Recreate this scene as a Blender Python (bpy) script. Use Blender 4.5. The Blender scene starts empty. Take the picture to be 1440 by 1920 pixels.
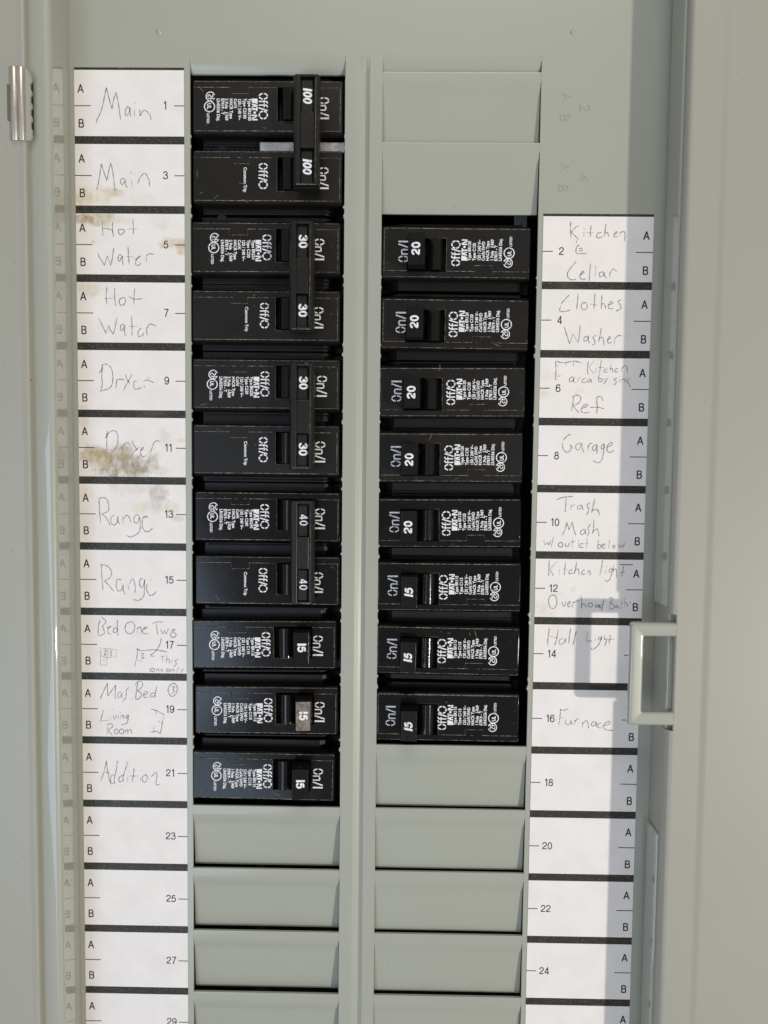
import bpy, bmesh, math, random
from mathutils import Matrix, Vector
random.seed(7)
S = 0.001                       # all lengths below are millimetres: x right, y DOWN the panel, z out of the panel
sc = bpy.context.scene
col = sc.collection
PI = math.pi

# ------------------------------------------------------------------ camera
CAM = (20.6638, 145.9578, 293.7743)
R = ((0.99985965, -0.01067426, 0.01291263), (0.01141887, 0.99819045, -0.05903762), (-0.01225908, 0.05917678, 0.99817224))
FPX = 1442.0
cd = bpy.data.cameras.new('camera'); cam = bpy.data.objects.new('camera', cd); col.objects.link(cam)
right = Vector((R[0][0], -R[0][1], -R[0][2])); down = Vector((R[1][0], -R[1][1], -R[1][2])); fwd = Vector((R[2][0], -R[2][1], -R[2][2]))
M = Matrix.Identity(4)
for i in range(3):
    M[i][0] = right[i]; M[i][1] = -down[i]; M[i][2] = -fwd[i]
M[0][3], M[1][3], M[2][3] = CAM[0]*S, -CAM[1]*S, CAM[2]*S
cam.matrix_world = M
cd.sensor_fit = 'VERTICAL'; cd.sensor_height = 24.0; cd.lens = 24.0*FPX/1920.0
cd.clip_start = 0.005; cd.clip_end = 20
sc.camera = cam
sc.render.resolution_x = 768; sc.render.resolution_y = 1024

def at(px, py, z=0.0):
    """point of the panel (mm) seen at a pixel of the photograph, at height z above the cover"""
    a, b = (px-720)/FPX, (py-960)/FPX
    d = [R[0][i]*a + R[1][i]*b + R[2][i] for i in range(3)]
    t = (-z + CAM[2])/d[2]
    return (CAM[0]+t*d[0], CAM[1]+t*d[1], z)

# ------------------------------------------------------------------ room light
w = bpy.data.worlds.new('World'); sc.world = w; w.use_nodes = True
wn = w.node_tree; wb = wn.nodes['Background']
tc = wn.nodes.new('ShaderNodeTexCoord'); sep = wn.nodes.new('ShaderNodeSeparateXYZ'); wn.links.new(tc.outputs['Generated'], sep.inputs[0])
mr = wn.nodes.new('ShaderNodeMapRange'); mr.inputs['From Min'].default_value = -1; mr.inputs['From Max'].default_value = 1
wn.links.new(sep.outputs['Y'], mr.inputs['Value'])
cr = wn.nodes.new('ShaderNodeValToRGB'); cr.color_ramp.elements[0].color = (0.90, 0.88, 0.87, 1); cr.color_ramp.elements[1].color = (0.66, 0.64, 0.61, 1)
wn.links.new(mr.outputs[0], cr.inputs[0]); wn.links.new(cr.outputs[0], wb.inputs['Color'])
wb.inputs['Strength'].default_value = 0.42

def area(name, loc, target, sx, sy, power, color, shape='RECTANGLE'):
    ld = bpy.data.lights.new(name, 'AREA'); ld.shape = shape; ld.size = sx*S
    if shape in ('RECTANGLE', 'ELLIPSE'): ld.size_y = sy*S
    ld.energy = power; ld.color = color
    o = bpy.data.objects.new(name, ld); col.objects.link(o)
    p = Vector((loc[0]*S, -loc[1]*S, loc[2]*S)); t = Vector((target[0]*S, -target[1]*S, target[2]*S))
    o.location = p; o.rotation_euler = (t-p).to_track_quat('-Z', 'Y').to_euler()
    return o
KD = 1300.0
ld = bpy.data.lights.new('room_lamp', 'SPOT'); ld.energy = 83; ld.color = (1.0, 0.94, 0.84); ld.shadow_soft_size = 0.036; ld.spot_size = math.radians(44); ld.spot_blend = 1.0
lo = bpy.data.objects.new('room_lamp', ld); col.objects.link(lo)
lo.location = ((105+0.88*KD)*S, -(170+0.34*KD)*S, KD*S)
lo.rotation_euler = (Vector((40*S, -120*S, 0))-lo.location).to_track_quat('-Z', 'Y').to_euler()
area('window_light', (-400, 320, 860), (-40, 180, 0), 500, 250, 1.5, (0.58, 0.75, 1.0)); area('window_light', (-400, 650, 860), (-40, 180, 0), 500, 300, 1.5, (0.58, 0.75, 1.0))
area('top_fill_light', (60, -600, 620), (20, 60, 0), 500, 300, 2.2, (1.0, 0.95, 0.86))  # added soft fill that brightens the top of the cover

sc.view_settings.view_transform = 'Standard'; sc.view_settings.look = 'None'
sc.view_settings.exposure = 0.0; sc.view_settings.gamma = 1.0
sc.render.engine = 'CYCLES'

# ------------------------------------------------------------------ materials
def newmat(name):
    m = bpy.data.materials.new(name); m.use_nodes = True
    return m, m.node_tree, m.node_tree.nodes['Principled BSDF']
def N(nt, t, **kw):
    n = nt.nodes.new(t)
    for k, v in kw.items():
        if k in n.inputs: n.inputs[k].default_value = v
        else: setattr(n, k, v)
    return n
def objco(nt):
    g = nt.nodes.new('ShaderNodeNewGeometry'); return g.outputs['Position']
def noise(nt, scale, detail=3.0, rough=0.6, vec=None, stretch=None):
    n = N(nt, 'ShaderNodeTexNoise', Scale=scale, Detail=detail, Roughness=rough)
    v = vec or objco(nt)
    if stretch:
        mp = nt.nodes.new('ShaderNodeMapping'); mp.inputs['Scale'].default_value = stretch
        nt.links.new(v, mp.inputs['Vector']); v = mp.outputs[0]
    nt.links.new(v, n.inputs['Vector']); return n.outputs['Fac']
def ramp(nt, fac, p0, c0, p1, c1):
    r = nt.nodes.new('ShaderNodeValToRGB'); e = r.color_ramp.elements
    e[0].position = p0; e[0].color = (*c0, 1) if len(c0) == 3 else c0
    e[1].position = p1; e[1].color = (*c1, 1) if len(c1) == 3 else c1
    nt.links.new(fac, r.inputs[0]); return r.outputs[0]
def mix(nt, fac, a, b):
    m = nt.nodes.new('ShaderNodeMix'); m.data_type = 'RGBA'
    if isinstance(fac, float): m.inputs[0].default_value = fac
    else: nt.links.new(fac, m.inputs[0])
    for k, v in ((6, a), (7, b)):
        if isinstance(v, tuple): m.inputs[k].default_value = (*v, 1)
        else: nt.links.new(v, m.inputs[k])
    return m.outputs[2]
def math_(nt, op, a, b):
    m = nt.nodes.new('ShaderNodeMath'); m.operation = op
    for k, v in ((0, a), (1, b)):
        if isinstance(v, (float, int)): m.inputs[k].default_value = v
        else: nt.links.new(v, m.inputs[k])
    return m.outputs[0]
def bump(nt, bs, h, dist, strength=1.0):
    b = nt.nodes.new('ShaderNodeBump'); b.inputs['Distance'].default_value = dist; b.inputs['Strength'].default_value = strength
    nt.links.new(h, b.inputs['Height']); nt.links.new(b.outputs[0], bs.inputs['Normal'])

def paint(name, c, rough=0.42, coat=0.55, coatr=0.13):
    m, nt, b = newmat(name)
    n1 = noise(nt, 22.0, 4.0); n2 = noise(nt, 2600.0, 2.0)
    c2 = tuple(x*0.93 for x in c)
    cc = mix(nt, math_(nt, 'MULTIPLY', n1, 0.9), c, c2)
    sp = ramp(nt, noise(nt, 900.0, 1.0), 0.775, (0, 0, 0), 0.80, (1, 1, 1))   # tiny dirt specks
    cc = mix(nt, sp, cc, tuple(x*0.55 for x in c))
    cc = mix(nt, math_(nt, 'MULTIPLY', n2, 0.36), cc, tuple(x*0.80 for x in c))
    nt.links.new(cc, b.inputs['Base Color'])
    b.inputs['Roughness'].default_value = rough
    b.inputs['Coat Weight'].default_value = coat; b.inputs['Coat Roughness'].default_value = coatr
    bump(nt, b, noise(nt, 1500.0, 2.0), 0.00001, 0.5)
    return m
M_paint = paint('gray_enamel', (0.365, 0.378, 0.322))
M_frame = paint('gray_enamel_frame', (0.360, 0.372, 0.318), 0.40, 1.0, 0.035)
M_rail = paint('gray_enamel_face', (0.352, 0.346, 0.296), 0.5, 0.25, 0.22)

def plastic(name, c, rough, dust=0.5, var=0.16, bd=0.000012):
    m, nt, b = newmat(name)
    big = noise(nt, 60.0, 5.0, 0.65)
    cc = mix(nt, ramp(nt, big, 0.35, (0, 0, 0), 0.75, (dust, dust, dust)), c, tuple(min(1, x*2.0+0.010) for x in c))
    spk = ramp(nt, noise(nt, 2300.0, 1.0), 0.74, (0, 0, 0), 0.79, (0.55, 0.55, 0.55))
    cc = mix(nt, spk, cc, (0.13, 0.12, 0.10))
    nt.links.new(cc, b.inputs['Base Color'])
    b.inputs['Specular IOR Level'].default_value = 0.34
    scr = noise(nt, 140.0, 4.0, 0.7)
    r = nt.nodes.new('ShaderNodeMapRange'); r.inputs['To Min'].default_value = rough-0.07; r.inputs['To Max'].default_value = rough+var
    nt.links.new(scr, r.inputs['Value']); nt.links.new(r.outputs[0], b.inputs['Roughness'])
    bump(nt, b, noise(nt, 1400.0, 2.0), bd, 0.45)
    return m
M_matte = plastic('black_phenolic_matte', (0.0060, 0.0050, 0.0040), 0.33, 0.16)
M_gloss = plastic('black_phenolic_glossy', (0.0042, 0.0038, 0.0037), 0.14, 0.05, 0.06)
M_base_shade = plastic('black_phenolic_gap_shade', (0.0030, 0.0028, 0.0027), 0.40, 0.10)  # darker case plastic, with the shade of the breaker gaps put into its colour
M_handle = plastic('black_handle', (0.0055, 0.0052, 0.0050), 0.17, 0.06, 0.02, 0.00007)
M_tie = plastic('black_handle_tie', (0.0085, 0.0075, 0.006), 0.30, 0.25)
m, nt, b = newmat('worn_clear_handle'); M_worn = m
cc = ramp(nt, noise(nt, 650.0, 5.0, 0.75), 0.30, (0.045, 0.038, 0.03), 0.66, (0.27, 0.235, 0.19)); nt.links.new(cc, b.inputs['Base Color']); b.inputs['Roughness'].default_value = 0.35
m, nt, b = newmat('chafed_edge_highlight'); M_wear_highlight = m
cc = ramp(nt, noise(nt, 620.0, 4.0, 0.75), 0.42, (0.022, 0.019, 0.015), 0.70, (0.42, 0.37, 0.29)); nt.links.new(cc, b.inputs['Base Color']); b.inputs['Roughness'].default_value = 0.5
m, nt, b = newmat('chip'); M_wear2 = m
b.inputs['Base Color'].default_value = (0.24, 0.21, 0.165, 1); b.inputs['Roughness'].default_value = 0.6
m, nt, b = newmat('white_ink'); M_ink = m
cc = ramp(nt, noise(nt, 900.0, 3.0, 0.7), 0.30, (0.22, 0.22, 0.23), 0.46, (0.80, 0.80, 0.83)); nt.links.new(cc, b.inputs['Base Color']); b.inputs['Roughness'].default_value = 0.55
m, nt, b = newmat('shade_black'); M_dark = m  # near-black colour stands in for shade in the unlit box and hollows
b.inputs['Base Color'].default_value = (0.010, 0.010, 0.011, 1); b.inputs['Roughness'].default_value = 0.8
m, nt, b = newmat('brushed_zinc'); M_zinc = m
cc = ramp(nt, noise(nt, 350.0, 5.0, 0.7), 0.3, (0.26, 0.27, 0.30), 0.7, (0.50, 0.51, 0.54)); nt.links.new(cc, b.inputs['Base Color'])
b.inputs['Metallic'].default_value = 0.75; b.inputs['Roughness'].default_value = 0.42; bump(nt, b, noise(nt, 700.0, 3.0), 0.00004, 0.5)
m, nt, b = newmat('nickel_hinge_steel'); M_nickel = m
cc = ramp(nt, noise(nt, 200.0, 3.0, 0.6, None, (9, 0.6, 1)), 0.3, (0.50, 0.46, 0.41), 0.7, (0.70, 0.66, 0.60)); nt.links.new(cc, b.inputs['Base Color'])
b.inputs['Metallic'].default_value = 0.85; b.inputs['Roughness'].default_value = 0.36
m, nt, b = newmat('hinge_leaf_dark'); M_leaf = m
b.inputs['Base Color'].default_value = (0.115, 0.118, 0.095, 1); b.inputs['Roughness'].default_value = 0.5
m, nt, b = newmat('print_black'); M_print = m
b.inputs['Base Color'].default_value = (0.022, 0.015, 0.022, 1); b.inputs['Roughness'].default_value = 0.6
m, nt, b = newmat('pencil_graphite'); M_pencil = m
cc = ramp(nt, math_(nt, 'ADD', math_(nt, 'MULTIPLY', noise(nt, 1300.0, 3.0, 0.8), 0.6), math_(nt, 'MULTIPLY', noise(nt, 170.0, 2.0, 0.6), 0.4)), 0.34, (0.12, 0.105, 0.115), 0.66, (0.46, 0.42, 0.42)); nt.links.new(cc, b.inputs['Base Color']); b.inputs['Roughness'].default_value = 0.5
m, nt, b = newmat('red_paint'); M_red = m
b.inputs['Base Color'].default_value = (0.45, 0.06, 0.04, 1)
m, nt, b = newmat('label_bar_black'); M_bar = m
cc = mix(nt, ramp(nt, noise(nt, 1100.0, 4.0, 0.75), 0.50, (0, 0, 0), 0.78, (0.55, 0.55, 0.55)), (0.026, 0.025, 0.021), (0.22, 0.20, 0.16))
dm = ramp(nt, noise(nt, 45.0, 3.0, 0.6), 0.60, (0, 0, 0), 0.8, (0.35, 0.35, 0.35))
cc = mix(nt, dm, cc, (0.16, 0.15, 0.13)); nt.links.new(cc, b.inputs['Base Color']); b.inputs['Roughness'].default_value = 0.42
b.inputs['Specular IOR Level'].default_value = 0.3

# paper with the finger marks and brown water stains it has in the photograph (centre px, radii px, strength, colour)
STAINS = [
 ((160, 375), (38, 16), 0.75, (0.50, 0.42, 0.24)), ((218, 362), (16, 6), 0.8, (0.46, 0.36, 0.20)), ((245, 374), (36, 10), 0.35, (0.58, 0.52, 0.36)),
 ((165, 409), (32, 9), 1.0, (0.30, 0.21, 0.09)), ((205, 414), (34, 9), 0.5, (0.46, 0.38, 0.22)), ((306, 420), (17, 14), 0.35, (0.50, 0.45, 0.30)),
 ((330, 455), (20, 9), 0.7, (0.42, 0.30, 0.14)), ((342, 466), (12, 9), 0.7, (0.40, 0.28, 0.13)), ((170, 541), (18, 12), 0.6, (0.48, 0.40, 0.25)), ((174, 453), (5, 4), 0.6, (0.5, 0.42, 0.25)),
 ((153, 764), (12, 5), 0.6, (0.48, 0.40, 0.28)), ((156, 792), (10, 13), 0.5, (0.50, 0.42, 0.30)), ((207, 868), (34, 26), 1.0, (0.24, 0.16, 0.07)), ((180, 858), (22, 12), 0.6, (0.42, 0.31, 0.16)),
 ((262, 872), (32, 22), 0.95, (0.23, 0.18, 0.12)), ((235, 847), (24, 13), 0.5, (0.40, 0.31, 0.19)), ((300, 885), (16, 8), 0.5, (0.38, 0.30, 0.20)), ((310, 820), (10, 16), 0.45, (0.45, 0.38, 0.26)), ((340, 826), (8, 5), 0.5, (0.45, 0.38, 0.28)),
 ((296, 928), (16, 24), 0.75, (0.33, 0.28, 0.24)), ((250, 918), (40, 9), 0.45, (0.46, 0.40, 0.33)), ((258, 952), (14, 11), 0.5, (0.55, 0.48, 0.26)), ((322, 950), (14, 10), 0.55, (0.55, 0.50, 0.28)), ((335, 972), (9, 5), 0.7, (0.42, 0.36, 0.24)), ((158, 925), (14, 10), 0.45, (0.55, 0.47, 0.30)), ((160, 990), (20, 22), 0.3, (0.56, 0.50, 0.38)), ((200, 1000), (20, 12), 0.3, (0.55, 0.50, 0.36)),
 ((1018, 738), (10, 8), 0.5, (0.50, 0.42, 0.26)), ((1034, 705), (14, 9), 0.3, (0.56, 0.50, 0.36)), ((1087, 732), (7, 6), 0.45, (0.58, 0.53, 0.36)), ((1075, 1105), (6, 6), 0.4, (0.52, 0.44, 0.30)), ((1018, 1145), (18, 12), 0.5, (0.55, 0.52, 0.34)), ((1045, 1115), (10, 6), 0.35, (0.55, 0.50, 0.35)), ((1035, 1180), (16, 12), 0.3, (0.58, 0.54, 0.40))]
m, nt, b = newmat('label_paper'); M_paper = m
base = mix(nt, ramp(nt, noise(nt, 95.0, 4.0, 0.65), 0.38, (0, 0, 0), 0.66, (0.55, 0.55, 0.55)), (0.79, 0.755, 0.74), (0.70, 0.675, 0.655))
fine = noise(nt, 380.0, 5.0, 0.72, None, (1.0, 0.6, 1.0)); pos = objco(nt)
fcon = ramp(nt, fine, 0.40, (0, 0, 0), 0.60, (1, 1, 1)); warp = noise(nt, 130.0, 3.0, 0.6)
for (cx, cy), (rx, ry), st, sc_ in STAINS:
    X, Y, _ = at(cx, cy, 0)
    ssc = 0.205
    mp = nt.nodes.new('ShaderNodeMapping'); mp.vector_type = 'TEXTURE'
    mp.inputs['Location'].default_value = (X*S, -Y*S, 0); mp.inputs['Scale'].default_value = (rx*ssc*S*1.55, ry*ssc*S*1.55, 1)
    nt.links.new(pos, mp.inputs['Vector'])
    ln = nt.nodes.new('ShaderNodeVectorMath'); ln.operation = 'LENGTH'; nt.links.new(mp.outputs[0], ln.inputs[0])
    dd = math_(nt, 'ADD', ln.outputs['Value'], math_(nt, 'MULTIPLY', math_(nt, 'SUBTRACT', warp, 0.5), 2.2))
    f = nt.nodes.new('ShaderNodeMapRange'); f.interpolation_type = 'SMOOTHSTEP'
    f.inputs['From Min'].default_value = 1.05; f.inputs['From Max'].default_value = 0.25; f.inputs['To Max'].default_value = st
    nt.links.new(dd, f.inputs['Value'])
    sc_ = (min(.62, sc_[0]*1.1+.03), min(.55, sc_[1]*1.12+.03), sc_[2]*1.15+.02)
    base = mix(nt, math_(nt, 'MULTIPLY', f.outputs[0], math_(nt, 'ADD', math_(nt, 'MULTIPLY', fcon, 0.55), 0.42)), base, sc_)
nt.links.new(base, b.inputs['Base Color']); b.inputs['Roughness'].default_value = 0.55

# ------------------------------------------------------------------ mesh helpers
def arc(cx, cy, rx, ry, a0, a1, n=8):
    return [(cx+rx*math.cos(math.radians(a0+(a1-a0)*i/n)), cy+ry*math.sin(math.radians(a0+(a1-a0)*i/n))) for i in range(n+1)]
class MB:
    def __init__(s): s.v = []; s.f = []; s.mi = []; s.sheet = []
    def poly(s, pts, mi=0, sheet=False):
        n = len(s.v); s.v += [tuple(p) for p in pts]; s.f.append(tuple(range(n, n+len(pts)))); s.mi.append(mi); s.sheet.append(sheet)
    def raw(s, vs, fs, mi=0, sheet=False):
        n = len(s.v); s.v += [tuple(p) for p in vs]
        for f in fs: s.f.append(tuple(i+n for i in f)); s.mi.append(mi); s.sheet.append(sheet)
    def box(s, x0, x1, y0, y1, z0, z1, mi=0):
        vs = [(x0,y0,z0),(x1,y0,z0),(x1,y1,z0),(x0,y1,z0),(x0,y0,z1),(x1,y0,z1),(x1,y1,z1),(x0,y1,z1)]
        s.raw(vs, [(0,1,2,3),(4,5,6,7),(0,1,5,4),(1,2,6,5),(2,3,7,6),(3,0,4,7)], mi)
    def grid(s, xs, ys, solid, z0, z1, dz=None, mi=0):
        """plate of cells with holes; dz(x, y) lifts the top sheet and the bottom sheet"""
        nx, ny = len(xs), len(ys); base = len(s.v)
        for z in (z1, z0):
            for y in ys:
                for x in xs: s.v.append((x, y, z+(dz(x, y) if dz else 0)))
        def I(i, j, k): return base + k*nx*ny + j*nx + i
        ok = lambda i, j: 0 <= i < nx-1 and 0 <= j < ny-1 and solid((xs[i]+xs[i+1])/2, (ys[j]+ys[j+1])/2)
        def add(q): s.f.append(q); s.mi.append(mi); s.sheet.append(False)
        for i in range(nx-1):
            for j in range(ny-1):
                if not ok(i, j): continue
                add((I(i,j,0), I(i+1,j,0), I(i+1,j+1,0), I(i,j+1,0))); add((I(i,j,1), I(i+1,j,1), I(i+1,j+1,1), I(i,j+1,1)))
                if not ok(i-1, j): add((I(i,j,0), I(i,j+1,0), I(i,j+1,1), I(i,j,1)))
                if not ok(i+1, j): add((I(i+1,j,0), I(i+1,j+1,0), I(i+1,j+1,1), I(i+1,j,1)))
                if not ok(i, j-1): add((I(i,j,0), I(i+1,j,0), I(i+1,j,1), I(i,j,1)))
                if not ok(i, j+1): add((I(i,j+1,0), I(i+1,j+1,0), I(i+1,j+1,1), I(i,j+1,1)))
    def prism(s, prof, a0, a1, axis, mi=0):
        """closed outline (list of 2D points) drawn out between a0 and a1 along 'x' or 'y'"""
        n = len(prof)
        f = (lambda p, a: (p[0], a, p[1])) if axis == 'y' else (lambda p, a: (a, p[0], p[1]))
        vs = [f(p, a0) for p in prof] + [f(p, a1) for p in prof]
        s.raw(vs, [tuple(range(n)), tuple(range(n, 2*n))] + [(i, (i+1) % n, n+(i+1) % n, n+i) for i in range(n)], mi)
    def ribbon(s, pts, wd, z, mi=0, taper=True, smooth=True, round_=True):
        """flat stroke through 2D points"""
        if smooth and len(pts) > 2: pts = spline(pts)
        n = len(pts)
        if n < 2: return
        L, Rr = [], []
        for i, p in enumerate(pts):
            a = pts[max(0, i-1)]; c = pts[min(n-1, i+1)]
            dx, dy = c[0]-a[0], c[1]-a[1]; l = math.hypot(dx, dy) or 1e-6
            ww = wd/2*(1+0.28*math.sin(i*1.7+pts[0][0]*3)) if taper else wd/2
            if taper and (i == 0 or i == n-1): ww *= 0.55
            L.append((p[0]-dy/l*ww, p[1]+dx/l*ww, z)); Rr.append((p[0]+dy/l*ww, p[1]-dx/l*ww, z))
        for i in range(n-1): s.poly([L[i], L[i+1], Rr[i+1], Rr[i]], mi, True)
    def text(s, body, size, u, v, z, rot=0.0, off=0.0, mi=0, align='LEFT', xs=1.0, shear=0.0):
        vs, fs = glyphs(body, size, off, align, shear)
        ca, sa = math.cos(rot), math.sin(rot)
        # glyph x runs along the reading direction, glyph y up; the panel's y runs down
        out = []
        for x, y in vs:
            x *= xs; X = x; Y = -y
            out.append((u + X*ca - Y*sa, v + X*sa + Y*ca, z))
        s.raw(out, fs, mi, True)
    def build(s, name, mats, parent=None, loc=None, bevel=None, weights=None, segs=2, smooth=False):
        me = bpy.data.meshes.new(name)
        me.from_pydata([(x*S, -y*S, z*S) for x, y, z in s.v], [], s.f)
        if not isinstance(mats, (list, tuple)): mats = [mats]
        for mt in mats: me.materials.append(mt)
        for i, p in enumerate(me.polygons): p.material_index = s.mi[i]
        bm = bmesh.new(); bm.from_mesh(me); bm.faces.ensure_lookup_table()
        solid = [f for f, sh in zip(bm.faces, s.sheet) if not sh]
        flat = [f for f, sh in zip(bm.faces, s.sheet) if sh]
        if solid: bmesh.ops.recalc_face_normals(bm, faces=solid)
        for f in flat:
            f.normal_update()
            if f.normal.z < 0: f.normal_flip()
        if weights:
            lay = bm.edges.layers.float.new('bevel_weight_edge')
            for e in bm.edges:
                if len(e.link_faces) == 2 and e.calc_face_angle(0) > 0.5:
                    a, c = e.verts[0].co, e.verts[1].co
                    e[lay] = weights((a.x+c.x)/2/S, -(a.y+c.y)/2/S, (a.z+c.z)/2/S)
        if smooth:
            for f in bm.faces: f.smooth = True
        bm.to_mesh(me); bm.free()
        if smooth == 'auto': me.set_sharp_from_angle(angle=math.radians(32))
        o = bpy.data.objects.new(name, me); col.objects.link(o)
        if parent: o.parent = parent
        if loc: o.location = (loc[0]*S, -loc[1]*S, loc[2]*S)
        if bevel:
            md = o.modifiers.new('bevel', 'BEVEL'); md.width = bevel*S; md.segments = segs
            if weights: md.limit_method = 'WEIGHT'
            else: md.limit_method = 'ANGLE'; md.angle_limit = math.radians(30)
        if smooth == 'auto': wm = o.modifiers.new('weighted', 'WEIGHTED_NORMAL'); wm.keep_sharp = True
        return o
def spline(p, k=4):
    out = []; n = len(p)
    for i in range(n-1):
        p0, p1, p2, p3 = p[max(0, i-1)], p[i], p[i+1], p[min(n-1, i+2)]
        for j in range(k):
            t = j/k
            out.append(tuple(0.5*((2*p1[c]) + (-p0[c]+p2[c])*t + (2*p0[c]-5*p1[c]+4*p2[c]-p3[c])*t*t + (-p0[c]+3*p1[c]-3*p2[c]+p3[c])*t**3) for c in (0, 1)))
    out.append(p[-1]); return out
SF = {'1': (.42, [[(.06,.76),(.20,.83),(.27,1.0)], [(.29,1),(.29,0)]]),
 '2': (.58, [[(.05,.70),(.09,.90),(.28,1),(.47,.93),(.52,.73),(.42,.52),(.2,.32),(.07,.15),(.04,.02)], [(.02,.05),(.56,.05)]]),
 '3': (.58, [[(.06,.74),(.12,.93),(.28,1),(.45,.94),(.50,.76),(.42,.60),(.24,.55)], [(.24,.55),(.46,.48),(.54,.28),(.46,.07),(.27,0),(.09,.07),(.03,.27)]]),
 '4': (.60, [[(.42,0),(.42,1)], [(.42,.98),(.04,.28)], [(.02,.26),(.58,.26)]]),
 '5': (.58, [[(.52,.95),(.13,.95)], [(.14,.97),(.07,.48)], [(.07,.48),(.26,.62),(.46,.55),(.53,.32),(.45,.08),(.26,0),(.08,.08),(.03,.24)]]),
 '6': (.58, [[(.51,.76),(.43,.95),(.28,1),(.12,.88),(.05,.6),(.05,.3),(.13,.07),(.29,0),(.46,.08),(.53,.31),(.45,.54),(.29,.61),(.13,.54),(.05,.36)]]),
 '7': (.58, [[(.03,.95),(.56,.95)], [(.55,.95),(.36,.6),(.26,.3),(.2,0)]]),
 '8': (.58, [arc(.29, .765, .195, .235, 0, 360, 12), arc(.29, .27, .245, .27, 0, 360, 12)]),
 '9': (.58, [[(.07,.24),(.15,.05),(.30,0),(.46,.12),(.53,.4),(.53,.7),(.45,.93),(.29,1),(.12,.92),(.05,.69),(.13,.46),(.29,.39),(.45,.46),(.53,.64)]]),
 '0': (.58, [arc(.29, .5, .235, .5, 0, 360, 16)]),
 'A': (.66, [[(.0,0),(.33,1.0)], [(.33,1.0),(.66,0)], [(.12,.34),(.54,.34)]]),
 'B': (.62, [[(.06,0),(.06,1)], [(.06,.95),(.36,.95),(.51,.88),(.51,.62),(.37,.53),(.06,.53)], [(.37,.53),(.54,.44),(.56,.16),(.42,.05),(.06,.05)]])}
def sans(mb, body, h, u, v, z, rot=0.0, wt=0.115, align='CENTER', gap=0.10, slant=0.0, mi=0, xs=1.0):
    """printed grotesque lettering drawn with constant strokes; u, v is the baseline point"""
    adv = sum(SF[c][0] for c in body)*xs + gap*(len(body)-1); x = -adv/2 if align == 'CENTER' else 0.0
    ca, sa = math.cos(rot), math.sin(rot)
    k = 0
    for c in body:
        w_, sts = SF[c]
        for st in sts:
            p = []
            for a, b_ in st:
                b2 = wt/2 + b_*(1-wt) if c not in '14AB7' else b_
                X = (x + a*xs + slant*b2)*h; Y = -b2*h; p.append((u + X*ca - Y*sa, v + X*sa + Y*ca))
            k += 1; mb.ribbon(p, wt*h, z + 0.0007*k, mi, False, len(p) > 2)
        x += w_*xs + gap
_g = {}
def glyphs(body, size, off, align, shear=0.0):
    key = (body, size, off, align, shear)
    if key in _g: return _g[key]
    cu = bpy.data.curves.new('glyphs', 'FONT'); cu.body = body; cu.size = size; cu.offset = off; cu.align_x = align; cu.shear = shear
    cu.resolution_u = 3; cu.fill_mode = 'FRONT'
    o = bpy.data.objects.new('glyphs', cu); col.objects.link(o)
    dg = bpy.context.evaluated_depsgraph_get(); me = bpy.data.meshes.new_from_object(o.evaluated_get(dg))
    r = ([(v.co.x, v.co.y) for v in me.vertices], [tuple(p.vertices) for p in me.polygons])
    bpy.data.objects.remove(o); bpy.data.curves.remove(cu); bpy.data.meshes.remove(me)
    _g[key] = r; return r
def tag(o, label=None, cat=None, group=None, kind=None):
    if label: o['label'] = label
    if cat: o['category'] = cat
    if group: o['group'] = group
    if kind: o['kind'] = kind
    return o
def empty(name, loc=(0, 0, 0), rz=0.0):
    o = bpy.data.objects.new(name, None); col.objects.link(o); o.empty_display_size = 0.01
    o.location = (loc[0]*S, -loc[1]*S, loc[2]*S); o.rotation_euler = (0, 0, rz); return o


# ------------------------------------------------------------------ dead front cover with its filler tabs
LX0, LX1 = -56.8, 1.0           # left breaker opening
RX0, RX1 = 15.0, 73.5           # right breaker opening
FOOTL, FOOTR = -102.3, 122.4
P = 25.4
TOPY = -50.0; BOTY = 450.0
cover = tag(empty('panel_cover', (8, 200, 0)), 'gray enamelled dead front cover with two columns of breaker openings and blank tabs', 'panel cover')
CL = (8, 200, 0)
def cpart(mb, name, mat, **k):
    o = mb.build(name, mat, cover, **k); o.location = (-CL[0]*S, CL[1]*S, 0); return o
xs = sorted({FOOTL, LX0, LX1, 4.6, 6.0, 7.4, 8.5, 9.3, 10.2, RX0, RX1, FOOTR})
ys = [TOPY, -5.6, -0.3, 0.6, 30, 150, 300, BOTY-12, BOTY]
def sol(x, y):
    if y > -5.6 and y < BOTY-12 and (LX0 < x < LX1 or RX0 < x < RX1): return False
    return True
def dzf(x, y):
    if y < -0.5 or y > BOTY-6: return 0
    return {6.0: -0.10, 7.4: -0.55, 8.5: -0.95, 9.3: -0.55}.get(x, 0)
mb = MB(); mb.grid(xs, ys, sol, -1.1, 0.0, dzf)
# torn remains of the break-off tabs along the open slots
def nub(x, y, sgn, hgt=1.7, wd=0.55):
    n = 7; prof = [(x-sgn*0.3, y-hgt/2)] + [(x+sgn*wd*math.sin(PI*i/n)*(1+0.3*math.sin(i*2.1+y)), y-hgt/2+hgt*i/n) for i in range(n+1)] + [(x-sgn*0.3, y+hgt/2)]
    vs = [(a, c, -0.9) for a, c in prof] + [(a, c, 0.06) for a, c in prof]; k = len(prof)
    mb.raw(vs, [tuple(range(k)), tuple(range(k, 2*k))] + [(i, (i+1) % k, k+(i+1) % k, k+i) for i in range(k)])
for k in range(1, 11):
    for xx, sg in ((LX0, 1), (LX1, -1)):
        nub(xx, P*k-1.6+random.uniform(-.4, .4), sg, random.uniform(1.2, 2.0), random.uniform(.25, .6))
        nub(xx, P*k+2.2+random.uniform(-.4, .4), sg, random.uniform(1.2, 2.4), random.uniform(.25, .6))
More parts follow.
